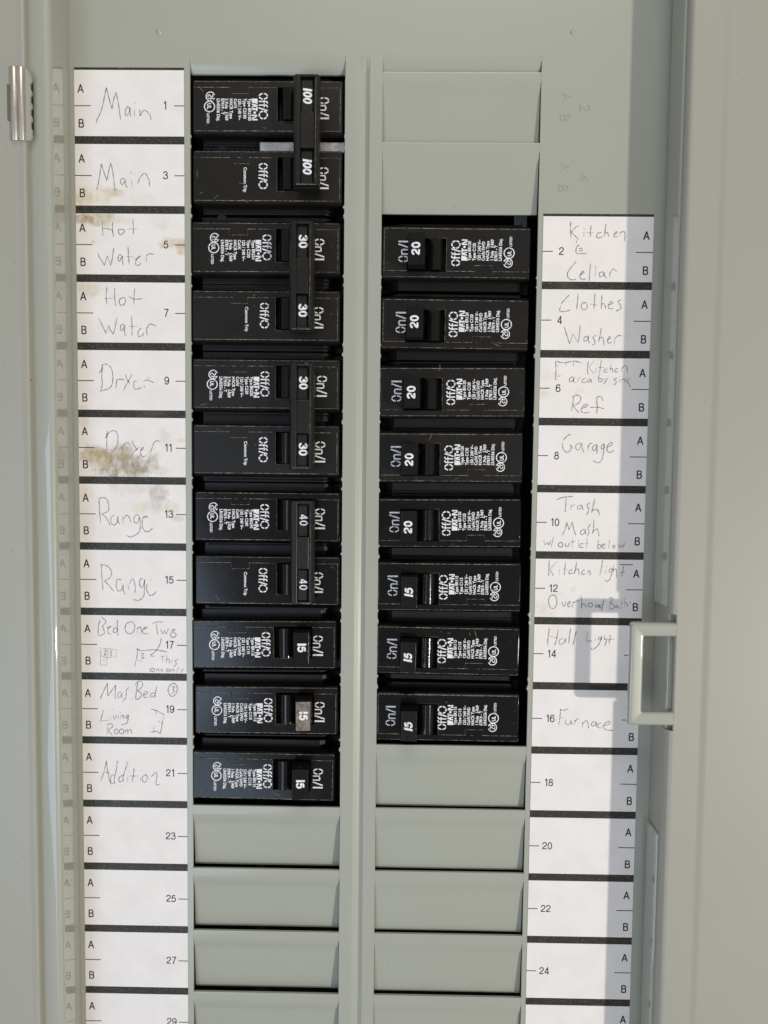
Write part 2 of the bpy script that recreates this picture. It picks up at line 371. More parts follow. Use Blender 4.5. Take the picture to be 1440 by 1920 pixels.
for k in range(3, 10):
    for xx, sg in ((RX0, 1), (RX1, -1)):
        nub(xx, P*k-1.2+random.uniform(-.4, .4), sg, random.uniform(1.2, 2.0), random.uniform(.25, .6))
        nub(xx, P*k+2.4+random.uniform(-.4, .4), sg, random.uniform(1.2, 2.4), random.uniform(.25, .6))
cpart(mb, 'cover_plate', M_paint, bevel=0.32, segs=3)

def sm(a, b, t): t = max(0, min(1, (t-a)/(b-a))); return t*t*(3-2*t)
def tab(x0, x1, yt, depth, hgt=P, name='filler_tab', first=False):
    mb = MB(); nx = 7
    if first: ysl = [0, .5, 1, 1.6, 2.2, 2.8, 3.4, 4.0, 4.6, 5.2, hgt]; prof = [(y, -depth*(y/hgt)**2.2) for y in ysl]
    else:
        ysl = [0, .25, .5, 1.5, 3.2, 3.8, 4.3, 4.8, 5.3, 5.8, 6.3, 6.8, 7.3, 7.9, 8.6, 10, 13, 18, 22, hgt-0.08]
        prof = [(y, (-0.05 if y == 0 else 0) - depth*0.36*sm(2.6, 8.6, y) - depth*0.64*max(0, (y-5.6)/(hgt-5.6))) for y in ysl]
    ins = [0.02 if (y < 3.6 and not first) or (first and y < 2) else 0.22 for y, z in prof]
    rows = len(prof)
    for k in (0, 1):
        for (y, z), i0 in zip(prof, ins):
            for i in range(nx):
                t = i/(nx-1); x = x0+min(i0, .07)+(x1-x0-i0-min(i0, .07))*t
                bow = -0.10*math.sin(PI*t)*math.sin(yt*1.3) * sm(4, 20, y)
                mb.v.append((x, yt+y, z-k*1.0+bow))
    I = lambda i, j, k: k*rows*nx + j*nx + i
    def add(q): mb.f.append(q); mb.mi.append(0); mb.sheet.append(False)
    for j in range(rows-1):
        for i in range(nx-1):
            for k in (0, 1): add((I(i,j,k), I(i+1,j,k), I(i+1,j+1,k), I(i,j+1,k)))
        add((I(0,j,0), I(0,j+1,0), I(0,j+1,1), I(0,j,1))); add((I(nx-1,j,0), I(nx-1,j+1,0), I(nx-1,j+1,1), I(nx-1,j,1)))
    for j in (0, rows-1):
        for i in range(nx-1): add((I(i,j,0), I(i+1,j,0), I(i+1,j,1), I(i,j,1)))
    o = cpart(mb, name, M_paint, smooth='auto'); return o
for k in (0, 1): tab(RX0, RX1, P*k+0.1, 2.3 if k == 0 else 2.6)
for k in range(10, 17): tab(RX0, RX1, P*k+0.2, 2.7+random.uniform(-.15, .2))
for k in range(11, 17): tab(LX0, LX1, P*k+0.2, 3.5+random.uniform(-.15, .15))
tab(LX0, LX1, -5.6, 2.2, 5.9, 'top_lip', True); tab(RX0, RX1, -5.6, 1.7, 5.3, 'top_lip', True)
# pressed dimples
for px, py in ((298, 60), (1075, 61)):
    x, y, _ = at(px, py); mb = MB(); n = 16; rr = (1.15, 0.95, 0.6, 0.25); zz = (0.01, 0.22, 0.42, 0.5)
    vs = [(x+r*math.cos(2*PI*i/n)*(1+.12*math.sin(3*i)), y+r*math.sin(2*PI*i/n), z) for r, z in zip(rr, zz) for i in range(n)]
    fs = [(k*n+i, k*n+(i+1) % n, (k+1)*n+(i+1) % n, (k+1)*n+i) for k in range(3) for i in range(n)] + [tuple(3*n+i for i in range(n))]
    mb.raw(vs, fs, 0, True); cpart(mb, 'dimple', M_paint, smooth=True)
# stamped slot characters, turned a quarter
def emboss(ch, px, py, size):
    x, y, _ = at(px, py); vs, fs = glyphs(ch, size, -0.05, 'CENTER')
    mb = MB(); out0, out1 = [], []
    cyy = size*0.35
    for a, c in vs:
        u, v = x - (-(c-cyy)), y + a
        out0.append((u, v, 0.0)); out1.append((u, v, 0.18))
    from collections import Counter
    ed = Counter(); dirn = {}
    for f in fs:
        for i in range(len(f)):
            e = (f[i], f[(i+1) % len(f)]); ed[tuple(sorted(e))] += 1
    n = len(vs); mb.raw(out0+out1, [tuple(i+n for i in f) for f in fs] + [(a, b_, b_+n, a+n) for (a, b_), c in ed.items() if c == 1])
    cpart(mb, 'stamped_character', M_paint, bevel=0.16, segs=2)
for ch, px, py in (('A', 1063, 183), ('B', 1060, 220), ('2', 1097, 203), ('A', 1060, 315), ('B', 1057, 352), ('4', 1095, 333)): emboss(ch, px, py, 5.6)

# ------------------------------------------------------------------ inside of the enclosure, behind the cover
box = tag(empty('enclosure_box', (8, 200, -40)), 'interior of the breaker box, coloured black as shade, seen through the slots behind the cover', 'enclosure')
mb = MB(); x0, x1, y0, y1, z0, z1 = -118, 138, -55, 470, -60, -1.6
mb.box(x0, x1, y0, y1, z0-1, z0); mb.box(x0-1, x0, y0, y1, z0, z1); mb.box(x1, x1+1, y0, y1, z0, z1); mb.box(x0, x1, y0-1, y0, z0, z1); mb.box(x0, x1, y1, y1+1, z0, z1)
o = mb.build('back_shell', M_dark, box); o.location = (-8*S, 200*S, 40*S)
mb = MB(); mb.box(66.5, 71.5, 46, 52.6, -14, -13); o = mb.build('bus_strap', M_zinc, box, bevel=0.2); o.location = (-8*S, 200*S, 40*S)

# ------------------------------------------------------------------ trim frame round the cover, with the latch strike; the swung door and its hinge
frame = tag(empty('trim_frame', (8, 200, 0)), 'gray steel trim frame standing proud around the breaker cover with a rounded inner edge', 'trim frame')
def fpart(mb, name, mat, **k):
    o = mb.build(name, mat, frame, **k); o.location = (-8*S, 200*S, 0); return o
H = 18.2
def thick(line, t):
    """closed outline from an open profile line, t thick on its right side"""
    out = []; n = len(line)
    for i, p in enumerate(line):
        a = line[max(0, i-1)]; c = line[min(n-1, i+1)]; dx, dz = c[0]-a[0], c[1]-a[1]; l = math.hypot(dx, dz)
        out.append((p[0]+dz/l*t, p[1]-dx/l*t))
    return list(line) + out[::-1]
def strip(prof, y0, y1, name, mt=None):
    mb = MB(); mb.prism(prof, y0, y1, 'y'); return fpart(mb, name, mt or M_rail, smooth='auto')
XR = 121.0; XL = -100.9
ridge = at(1357, 300, H)[0]
def lineR(foot=0.25):
    l = [(FOOTR-0.9, foot), (FOOTR-1.2, 8.0), (XR+0.0, H-2.6)]
    l += [(XR+2.4-2.4*math.cos(math.radians(a)), H-2.4+2.4*math.sin(math.radians(a))) for a in (10, 20, 30, 40, 50, 60, 70, 80, 90)]
    l += [(ridge-1.6, H), (ridge-1.0, H+0.05), (ridge-0.4, H+0.18), (ridge+0.2, H+0.33), (ridge+0.8, H+0.44), (ridge+1.5, H+0.48), (XR+90, H+0.48)]
    return l
lt = at(1200, 1157, H)[1]; lb = at(1200, 1367, H)[1]
strip(thick(lineR(), 1.2), TOPY, lt-1.0, 'right_rail')
strip(thick(lineR(), 1.2), lb+0.6, BOTY, 'right_rail')
l = [p for p in lineR() if p[0] > XR+5]; ixr = at(1265, 1260, H)[0]; strip(thick([(ixr, H-0.5), (ixr+.1, H-0.15), (ixr+.35, H+0.03)]+l, 1.6), lt-1.0, lb+0.6, 'right_rail')
# second return lip lower down
mb = MB(); mb.box(FOOTR-2.2, FOOTR-0.9, at(1220, 1547, 6)[1], BOTY, 2.0, 13.0); fpart(mb, 'return_lip', M_frame, bevel=0.5)
mb = MB(); mb.box(FOOTR-2.3, FOOTR-0.9, TOPY, lt-3.0, 2.0, 15.0); fpart(mb, 'return_lip', M_frame, bevel=0.6, segs=3)
# back wall seen through the latch window
mb = MB(); mb.box(FOOTR-1.05, FOOTR+7, lt-2.2, lb+1.5, 0.2, H-2.6); fpart(mb, 'inner_wall', M_frame, bevel=0.3)
# left rail: bowed face then a rounded corner and the inner wall
l = [(FOOTL+0.3, 0.25), (FOOTL+0.75, 8.0), (XL-0.05, H-2.4)]
l += [(XL-2.3+2.3*math.cos(math.radians(a)), H-2.3+2.3*math.sin(math.radians(a))) for a in (8, 20, 30, 40, 50, 60, 70, 80, 90)]
l += [(XL-4.2, H-0.06), (XL-6.0, H-0.3), (XL-7.8, H-0.65), (XL-9.6, H-0.9), (XL-14, H-1.0), (XL-30, H-1.0)]
strip(thick(l, -1.2), TOPY, BOTY, 'left_rail', M_frame)
# top rail, just above the picture, with its rounded corners
mb = MB(); mb.box(FOOTL-20, FOOTR+60, TOPY-30, TOPY, 0.2, H-0.6); fpart(mb, 'top_rail', M_frame, bevel=1.2, segs=3)
for sx, fx in ((1, FOOTL+0.6), (-1, FOOTR-1.2)):
    n = 10; r = 14.0; pr = [(fx, TOPY-1)] + [(fx+sx*(r-r*math.cos(PI/2*i/n)), TOPY+r-r*math.sin(PI/2*i/n)) for i in range(n+1)] + [(fx+sx*r, TOPY-1)]
    vs = [(a, c, 0.2) for a, c in pr] + [(a, c, H-0.5) for a, c in pr]; k = len(pr); mb = MB()
    mb.raw(vs, [tuple(range(k)), tuple(range(k, 2*k))] + [(i, (i+1) % k, k+(i+1) % k, k+i) for i in range(k)]); fpart(mb, 'corner_fillet', M_frame)
# latch strike: rounded rectangular loop reaching over the cover
def rrect(x0, x1, y0, y1, r, rightround=True, n=5):
    pts = []
    for cx, cy, a0, rr in ((x0+r, y0+r, 180, r), (x1-r, y0+r, 270, r), (x1-r, y1-r, 0, r), (x0+r, y1-r, 90, r)):
        pts += [(cx+rr*math.cos(math.radians(a0+90*i/n)), cy+rr*math.sin(math.radians(a0+90*i/n))) for i in range(n+1)]
    return pts
ox0 = at(1180, 1260, H)[0]; oy0 = at(1220, 1167.5, H)[1]; oy1 = at(1220, 1361, H)[1]; ox1 = XR+4.6
ix0 = at(1206, 1260, H)[0]; ix1 = at(1265, 1260, H)[0]; iy0 = at(1235, 1194, H)[1]; iy1 = at(1235, 1336, H)[1]
outer = rrect(ox0, ox1, oy0, oy1, 1.3); inner = rrect(ix0, ix1, iy0, iy1, 0.7)
def inset(p, d): 
    cx, cy = (ox0+ox1)/2, (oy0+oy1)/2
    return [(x + d*(1 if x < cx else -1)*(1 if abs(x-cx) > 1 else 0), y + d*(1 if y < cy else -1)) for x, y in p]
def insi(p, d):
    cx, cy = (ix0+ix1)/2, (iy0+iy1)/2
    return [(x - d*(1 if x < cx else -1), y - d*(1 if y < cy else -1)) for x, y in p]
rings = [[(x, y, H-1.8) for x, y in outer], [(x, y, H-0.9) for x, y in outer], [(x, y, H-0.25) for x, y in inset(outer, 0.35)], [(x, y, H-0.02) for x, y in inset(outer, 0.95)],
         [(x, y, H) for x, y in inset(outer, 1.6)], [(x, y, H-0.12) for x, y in inset(outer, 2.2)],
         [(x, y, H-0.10) for x, y in insi(inner, 0.85)], [(x, y, H-0.28) for x, y in insi(inner, 0.35)], [(x, y, H-0.8) for x, y in inner], [(x, y, H-1.8) for x, y in inner]]
n = len(outer); vs = [p for r_ in rings for p in r_]; nr = len(rings)
fs = [(k*n+i, k*n+(i+1) % n, ((k+1) % nr)*n+(i+1) % n, ((k+1) % nr)*n+i) for k in range(nr) for i in range(n)]
mb = MB(); mb.raw(vs, fs); o = fpart(mb, 'latch_strike', M_frame, smooth=True); tag(o, 'rectangular latch loop on the right rail')

# door, swung open flat to the left
DX = at(52, 500, 20.6)[0]
door = tag(empty('panel_door', (DX-40, 200, 20)), 'gray panel door swung open beyond the hinge at far left', 'door')
prof = [(DX, 17.5), (DX, 20.0), (DX-0.25, 20.45), (DX-0.8, 20.65), (DX-1.6, 20.6), (DX-2.6, 20.5), (DX-90, 20.5), (DX-90, 17.5)]
mb = MB(); mb.prism(prof, TOPY-10, BOTY, 'y'); o = mb.build('door_panel', M_rail, door); o.location = (-(DX-40)*S, 200*S, -20*S)
x, y, _ = at(56.5, 712, 20.0); mb = MB(); mb.box(DX+0.02, DX+0.45, y-.3, y+.35, 19.6, 20.2); o = mb.build('red_paint_fleck', M_red, door, bevel=0.15); o.location = (-(DX-40)*S, 200*S, -20*S)
HZ = 21.0
hx = [at(p_, 200, HZ)[0] for p_ in (13, 19.5, 33, 46, 57.5)]; hy0 = at(33, 125, HZ)[1]; hy1 = at(33, 264, HZ)[1]
hinge = tag(empty('hinge', (hx[2], (hy0+hy1)/2, 20)), 'brushed nickel steel hinge on the edge of the open door', 'hinge')
def hpart(mb, name, mat, **k):
    o = mb.build(name, mat, hinge, **k); o.location = (-hx[2]*S, (hy0+hy1)/2*S, -20*S); return o
for cx, r in (((hx[1]+hx[2])/2, (hx[2]-hx[1])/2), ((hx[2]+hx[3])/2, (hx[3]-hx[2])/2)):
    prof = [(cx+r*math.cos(math.radians(a)), HZ-0.2+r*0.8*math.sin(math.radians(a))) for a in range(180, -1, -15)] + [(cx+r, HZ-1.2), (cx-r, HZ-1.2)]
    mb = MB(); mb.prism(prof, hy0, hy1, 'y'); o = hpart(mb, 'knuckle', M_nickel, bevel=0.25)
    for p in o.data.polygons: p.use_smooth = abs(p.normal.y) < 0.5
mb = MB(); y2, y3 = at(16, 157, HZ)[1], at(16, 226, HZ)[1]
mb.prism([(y2, HZ-0.7), (y3-1.2, HZ-0.7), (y3, HZ-0.7), (y3, HZ-0.1), (y2, HZ-0.1)], hx[0], hx[1]+0.5, 'x'); hpart(mb, 'leaf', M_leaf, bevel=0.3)
mb = MB(); zc = HZ-0.9; yy0, yy1 = hy0+1.6, hy1-0.4
pts = [(hx[3]-0.3, yy0-1.6), (hx[3]+0.6, yy0-1.3), (hx[4], yy0+1.2)]
nt_ = 4; L_ = (yy1-yy0-5.5)/nt_
for i in range(nt_):
    ya = yy0+3.2+L_*i
    pts += [(hx[4], ya), (hx[4]-0.45, ya+0.5), (hx[4]-0.45, ya+L_*0.55), (hx[4], ya+L_*0.55+0.5)]
pts += [(hx[4], yy1-1.0), (hx[4]-0.8, yy1), (hx[3]-0.3, yy1)]
k = len(pts); vs = [(a, c, HZ-1.6) for a, c in pts] + [(a, c, HZ-0.7) for a, c in pts]
mb.raw(vs, [tuple(range(k)), tuple(range(k, 2*k))] + [(i, (i+1) % k, k+(i+1) % k, k+i) for i in range(k)]); hpart(mb, 'leaf', M_rail)
mb = MB(); mb.box(hx[4]-0.9, hx[4]-0.08, yy0+2.5, yy1-2.5, HZ-2.4, HZ-1.7); hpart(mb, 'hinge_slot_shade', M_dark)  # dark strip put in as the shade behind the leaf notches

# ------------------------------------------------------------------ directory label strips
HAND = {}
def ell(cx,cy,rx,ry,n=9):
    return [(round(cx+rx*math.sin(6.6*i/n)),round(cy-ry*math.cos(6.6*i/n))) for i in range(n+1)]
L1=(120,120,6.0);L2=(120,380,6.0);L3=(120,640,6.0);L4=(120,890,6.0);L5=(120,1130,6.0);L6=(120,1370,6.0)
R1=(1000,390,5.76);R2=(1000,650,5.76);R3=(1000,900,5.76);R4=(980,1140,5.76)
HAND[1]=L1+([[(365,665),(370,630),(400,570),(430,490),(455,370),(477,262)],[(477,262),(505,380),(540,505)],[(540,505),(560,400),(585,315)],[(585,315),(610,430),(625,540),(638,635)],[(735,500),(715,480),(695,520),(690,570),(700,585),(725,560),(745,510),(740,495),(745,550),(755,590)],[(790,510),(795,590)],[(793,430),(802,444)],[(850,515),(855,560),(860,580),(880,540),(905,520),(940,540),(970,580),(978,630)]],)
HAND[3]=L1+([[(368,1415),(385,1350),(405,1230),(420,1125)],[(420,1125),(450,1220),(482,1310)],[(482,1310),(500,1220),(525,1112)],[(525,1112),(545,1190),(560,1300),(572,1420),(585,1400)],[(690,1300),(660,1285),(635,1310),(645,1350),(665,1350),(690,1310),(692,1350),(712,1395)],[(760,1310),(767,1385)],[(745,1212),(758,1235)],[(832,1350),(850,1290),(905,1228),(940,1270),(960,1320),(963,1375)]],)
HAND[5]=L2+([[(437,212),(432,290),(440,375)],[(440,290),(500,295),(545,310)],[(548,215),(545,300),(558,390)],[(640,300),(612,310),(625,355),(650,358),(682,315),(655,300),(630,305)],[(775,175),(780,260),(780,355)],[(712,298),(830,295)],[(385,568),(400,620),(430,660),(455,705)],[(455,705),(470,660),(490,600)],[(490,600),(525,705)],[(525,705),(545,620),(560,505)],[(650,595),(620,590),(608,640),(630,655),(655,600),(660,650),(665,705)],[(720,490),(725,590),(735,695)],[(705,605),(790,615)],[(800,640),(850,615),(850,600),(815,640),(805,690),(835,705),(870,680)],[(925,600),(928,670)],[(925,600),(960,575),(1015,585)]],)
HAND[7]=L2+([[(483,945),(472,1050),(485,1148)],[(460,1080),(560,1072)],[(572,960),(570,1060),(583,1165)],[(660,1070),(625,1090),(625,1140),(660,1155),(690,1120),(685,1075),(655,1065)],[(795,960),(788,1060),(785,1150)],[(725,1055),(790,1085),(885,1080)],[(395,1305),(430,1380),(472,1470)],[(472,1470),(505,1380)],[(505,1380),(520,1430),(555,1480)],[(555,1480),(575,1400),(597,1292)],[(680,1375),(645,1375),(635,1425),(660,1435),(685,1380),(680,1440),(690,1500)],[(757,1278),(765,1380),(765,1497)],[(735,1390),(825,1395)],[(870,1410),(835,1450),(840,1505),(885,1490),(900,1460)],[(935,1400),(930,1440),(938,1495)],[(935,1410),(970,1365),(1035,1390)]],)
HAND[9]=L3+([[(393,358),(430,310),(432,265),(480,258),(530,300),(548,380),(545,470),(510,530),(440,550),(400,562)],[(430,268),(425,400),(432,480),(415,545)],[(585,525),(590,460),(600,435),(640,425),(675,435)],[(690,375),(710,430),(740,478)],[(765,372),(730,440),(690,510),(672,548)],[(820,450),(790,450),(785,500),(800,540),(850,528),(870,515)],[(905,525),(900,490)],[(900,450),(935,435),(975,450),(1010,465)],[(940,405),(970,415)]],)
HAND[11]=L3+([[(488,995),(482,1100),(480,1200),(475,1275),(520,1262)],[(465,1090),(490,1045),(545,1005),(590,1020),(607,1080),(600,1160),(570,1220),(520,1262)],[(640,1190),(655,1220),(650,1290)],[(650,1200),(680,1155),(720,1140),(745,1160)],[(765,1120),(790,1170),(825,1225)],[(850,1190),(800,1230),(760,1290),(740,1335)],[(860,1230),(895,1205),(880,1195),(862,1250),(880,1297),(925,1285)],[(1010,1140),(990,1200),(975,1250)],[(1010,1140),(1045,1118),(1085,1130)],[(972,1278),(985,1278)]],)
HAND[13]=L4+([[(393,270),(400,400),(412,548)],[(393,268),(450,258),(490,290),(505,385),(480,420),(425,440)],[(425,440),(480,490),(500,530),(520,575)],[(570,455),(530,480),(530,540),(565,568),(600,530),(605,470),(610,530),(630,555)],[(660,465),(668,555)],[(668,500),(710,455),(740,490),(750,530)],[(850,460),(810,455),(785,500),(800,545),(835,530),(850,470),(858,560),(850,640),(800,680),(745,702),(700,680)],[(890,480),(935,480),(930,465),(890,480),(880,540),(885,600),(920,640),(960,635),(998,600)]],)
HAND[15]=L4+([[(420,1012),(425,1130),(438,1298)],[(405,1015),(470,1020),(520,1060),(537,1110),(510,1165),(455,1195)],[(455,1195),(510,1250),(558,1312)],[(650,1185),(600,1180),(588,1250),(605,1305),(645,1300),(665,1240),(668,1310),(688,1348)],[(720,1240),(735,1300)],[(735,1230),(775,1170),(800,1250),(800,1330)],[(890,1170),(860,1175),(850,1230),(870,1270),(900,1230),(905,1180),(905,1290),(895,1370),(840,1415),(780,1402)],[(970,1190),(985,1185)],[(935,1230),(930,1290),(950,1340),(990,1360),(1045,1310)]],)
HAND[17]=L5+([[(405,195),(385,280),(388,372)],[(418,160),(450,185),(472,215),(440,260),(435,270),(450,310),(450,350),(400,372)],[(480,285),(530,265),(500,290),(495,340),(530,355)],[(600,190),(600,280),(610,375)],[(600,285),(560,290),(555,330),(580,335),(605,300)],[(760,212),(700,240),(690,310),(730,350),(780,330),(798,270),(780,225),(755,210)],[(822,275),(825,345)],[(828,300),(855,270),(870,300),(870,350)],[(890,300),(935,285),(915,275),(885,310),(900,350),(950,345)],[(1040,235),(1045,300),(1055,355)],[(990,235),(1060,215),(1115,220)],[(1090,300),(1110,350),(1130,315),(1150,350),(1175,290)],[(1205,310),(1250,300),(1225,330),(1260,350),(1250,385),(1210,385),(1200,350),(1225,320)],
[(415,500),(412,600)],[(412,600),(408,700)],[(408,700),(480,705)],[(480,705),(485,620)],[(485,620),(410,595)],[(440,515),(590,528)],[(590,528),(585,610)],[(585,610),(485,618)],[(495,530),(490,615)],[(445,545),(475,535),(460,580),(450,590),(480,585)],[(520,545),(540,550),(520,570),(540,590),(515,600)],[(448,625),(452,670)],
[(795,720),(820,610),(828,530),(818,515)],[(818,515),(880,540),(1025,530),(1170,558)],[(1095,400),(1075,480),(1030,545),(980,590)],[(980,575),(975,600)],[(975,600),(1020,605)],[(860,565),(900,575),(875,600),(900,625),(865,625)],[(830,650),(880,660)],[(1085,605),(1140,600)],[(1110,605),(1105,670)],[(1160,590),(1150,680)],[(1150,645),(1180,635),(1185,685)],[(1215,640),(1212,680)],[(1285,640),(1250,655),(1265,690),(1235,720)],
ell(993,757,24,18),[(1040,745),(1040,775)],[(1042,755),(1065,745),(1070,775)],[(1115,745),(1090,760),(1115,775)],ell(1170,762,20,15),[(1205,750),(1205,778)],[(1205,760),(1230,750),(1240,778)],[(1290,725),(1265,785)],[(1310,745),(1325,765)],[(1350,740),(1315,790)]],)
HAND[19]=L5+([[(405,1088),(440,1010),(490,905)],[(490,905),(490,1000),(495,1050)],[(495,1050),(530,1000),(585,925)],[(585,925),(575,1010),(580,1090)],[(645,1010),(615,1010),(605,1055),(625,1068),(655,1020),(650,1060),(665,1080)],[(730,955),(700,985),(700,1030),(690,1080),(660,1110)],[(763,1080),(772,1092)],[(830,895),(815,1000),(805,1085)],[(800,925),(830,890),(870,885),(885,930),(850,975),(825,990),(860,1010),(870,1040),(845,1080),(805,1088)],[(895,1040),(940,1020),(925,995),(895,1030),(905,1065),(945,1060)],[(1045,940),(1030,1010),(1025,1070)],[(1025,1020),(990,1020),(970,1050),(990,1065),(1025,1040)],[(1230,905),(1185,940),(1172,1000),(1210,1055),(1255,1030),(1275,970),(1255,915),(1225,905)],[(1215,950),(1245,945),(1225,980),(1245,1000),(1215,1020)],
[(442,1210),(425,1280),(410,1332)],[(410,1332),(500,1322)],[(522,1280),(520,1315)],[(543,1193),(550,1203)],[(555,1270),(570,1310),(590,1265)],[(612,1265),(610,1305)],[(633,1238),(642,1248)],[(640,1275),(640,1310)],[(640,1285),(665,1265),(675,1305)],[(730,1265),(700,1275),(705,1305),(725,1270),(720,1320),(700,1360),(645,1372)],[(490,1380),(485,1480)],[(480,1375),(530,1360),(545,1400),(500,1430),(545,1495)],ell(590,1450,22,28),ell(648,1448,24,28),[(690,1430),(685,1480)],[(690,1445),(710,1430),(720,1475)],[(720,1445),(750,1425),(765,1480)],
[(980,1198),(1040,1215),(1130,1262)],[(1035,1205),(1035,1255)],[(1125,1270),(1110,1330)],[(1110,1330),(1105,1370),(1085,1470)],[(1055,1330),(1110,1355)],[(1085,1475),(1040,1450),(970,1462)],[(1015,1385),(1005,1455)]],)
HAND[21]=L6+([[(412,568),(450,460),(478,335)],[(478,335),(485,420),(500,500),(520,590)],[(455,465),(500,475),(520,490)],[(615,350),(600,350),(590,430),(570,520),(565,580)],[(565,500),(530,510),(525,580),(540,598),(580,580)],[(700,355),(715,365),(685,450),(665,520),(665,575)],[(665,505),(625,520),(620,570),(655,570)],[(715,520),(712,575)],[(733,458),(742,466)],[(790,420),(780,500),(770,580)],[(740,510),(835,510)],[(865,520),(860,565)],[(866,448),(877,456)],[(930,490),(885,520),(890,575),(925,570),(940,520),(915,500)],[(958,543),(970,547)],[(985,520),(1000,500),(1040,470),(1045,520),(1035,580),(1045,612),(1078,600)]],)
HAND[2]=R1+([[(405,145),(400,230),(408,328)],[(490,190),(450,215),(410,262)],[(410,262),(450,300),(487,340)],[(548,255),(545,310)],[(540,212),(555,230)],[(625,185),(618,240),(615,315)],[(575,265),(655,270)],[(735,265),(695,275),(685,315),(720,322),(745,305)],[(785,175),(775,240),(770,305)],[(772,270),(800,265),(815,315)],[(870,290),(905,265),(895,255),(870,290),(880,315),(915,305)],[(935,255),(938,300)],[(940,270),(975,250),(990,290),(985,360)],[(470,345),(465,380)],[(500,400),(470,415),(460,480),(490,492),(585,490)],[(490,440),(520,435),(525,460),(490,465)],
[(465,575),(410,640),(370,700),(375,750),(410,775),(462,770)],[(500,720),(545,700),(535,680),(510,720),(505,755),(545,772),(565,760)],[(618,600),(610,690),(603,790)],[(675,620),(668,745)],[(760,690),(715,700),(718,745),(755,725),(765,695),(770,735),(790,760)],[(820,700),(828,750)],[(825,715),(860,660),(900,688)]],)
HAND[4]=R1+([[(388,938),(330,1000),(300,1040)],[(298,1055),(285,1110),(340,1118),(400,1100)],[(483,920),(478,1000),(467,1092)],ell(550,1060,33,40),[(668,918),(660,1000),(655,1090)],[(612,1040),(695,1050)],[(740,935),(738,1010),(733,1090)],[(735,1040),(765,1035),(785,1095)],[(810,1050),(855,1030),(840,1010),(810,1050),(820,1085),(865,1085)],[(950,990),(915,1010),(940,1050),(945,1085),(890,1115)],[(335,1285),(360,1370),(390,1465)],[(390,1465),(430,1360)],[(430,1360),(485,1455)],[(485,1455),(500,1350),(505,1262)],[(590,1380),(550,1400),(550,1440),(585,1420),(592,1385),(595,1430),(605,1465)],[(680,1375),(645,1395),(660,1430),(665,1465),(635,1480)],[(735,1290),(720,1380),(705,1450)],[(710,1410),(750,1400),(765,1485)],[(800,1430),(835,1400),(820,1390),(800,1430),(810,1460),(845,1450)],[(885,1400),(870,1475)],[(885,1405),(925,1375),(952,1385)]],)
HAND[6]=R2+([[(240,155),(245,250),(240,330),(245,365)],[(240,155),(330,175),(440,155),(515,175)],[(355,175),(352,210)],[(435,165),(432,205)],[(255,205),(275,212)],[(255,318),(295,315)],[(597,155),(585,230),(590,305)],[(660,145),(600,225)],[(600,225),(655,290)],[(678,230),(675,280)],[(679,188),(685,197)],[(735,145),(725,210),(715,285)],[(700,225),(760,225)],[(800,240),(770,250),(770,275),(800,272)],[(840,190),(825,270)],[(825,240),(850,235),(860,275)],[(915,235),(885,245),(885,275),(920,265)],[(955,225),(950,275)],[(955,240),(985,205),(1010,220),(1015,278)],
[(425,325),(395,340),(390,375),(420,375),(440,330),(435,370),(450,390)],[(485,340),(478,385)],[(485,345),(510,335)],[(565,340),(530,360),(530,385),(570,385)],[(620,350),(585,365),(585,385),(615,375),(622,355),(628,390)],[(712,290),(705,370),(735,375),(745,350),(710,345)],[(765,340),(775,375)],[(800,340),(775,385),(755,402)],[(905,335),(870,355),(895,375),(890,400),(865,410)],[(930,350),(928,385)],[(931,318),(937,325)],[(955,350),(950,390)],[(955,360),(985,350),(990,390)],[(1010,330),(1010,400)],[(1050,340),(1012,370)],[(1012,370),(1035,405),(1045,440)],
[(435,545),(425,620),(412,695)],[(415,545),(470,525),(512,545),(495,605),(430,635)],[(430,635),(470,690),(495,715)],[(450,510),(480,513)],[(520,670),(585,640),(570,620),(530,650),(515,695),(550,715),(610,708)],[(750,590),(740,550),(700,540),(685,570),(690,650),(683,730)],[(615,655),(700,655),(765,672)]],)
HAND[8]=R2+([[(405,942),(360,970),(320,1015)],[(315,1040),(320,1100),(355,1140),(395,1125),(410,1080),(395,1062)],[(395,1062),(435,1100)],[(510,1035),(460,1065),(465,1110),(500,1105),(520,1040),(530,1100),(545,1145)],[(590,1060),(590,1120)],[(590,1090),(610,1050),(640,1045)],[(690,1055),(645,1075),(640,1115),(670,1115),(690,1060),(688,1110),(685,1160)],[(770,1050),(740,1065),(735,1105),(765,1090),(765,1060),(755,1160),(740,1220),(700,1255),(645,1232)],[(790,1090),(850,1060),(840,1035),(800,1070),(800,1130),(840,1140),(870,1115)]],)
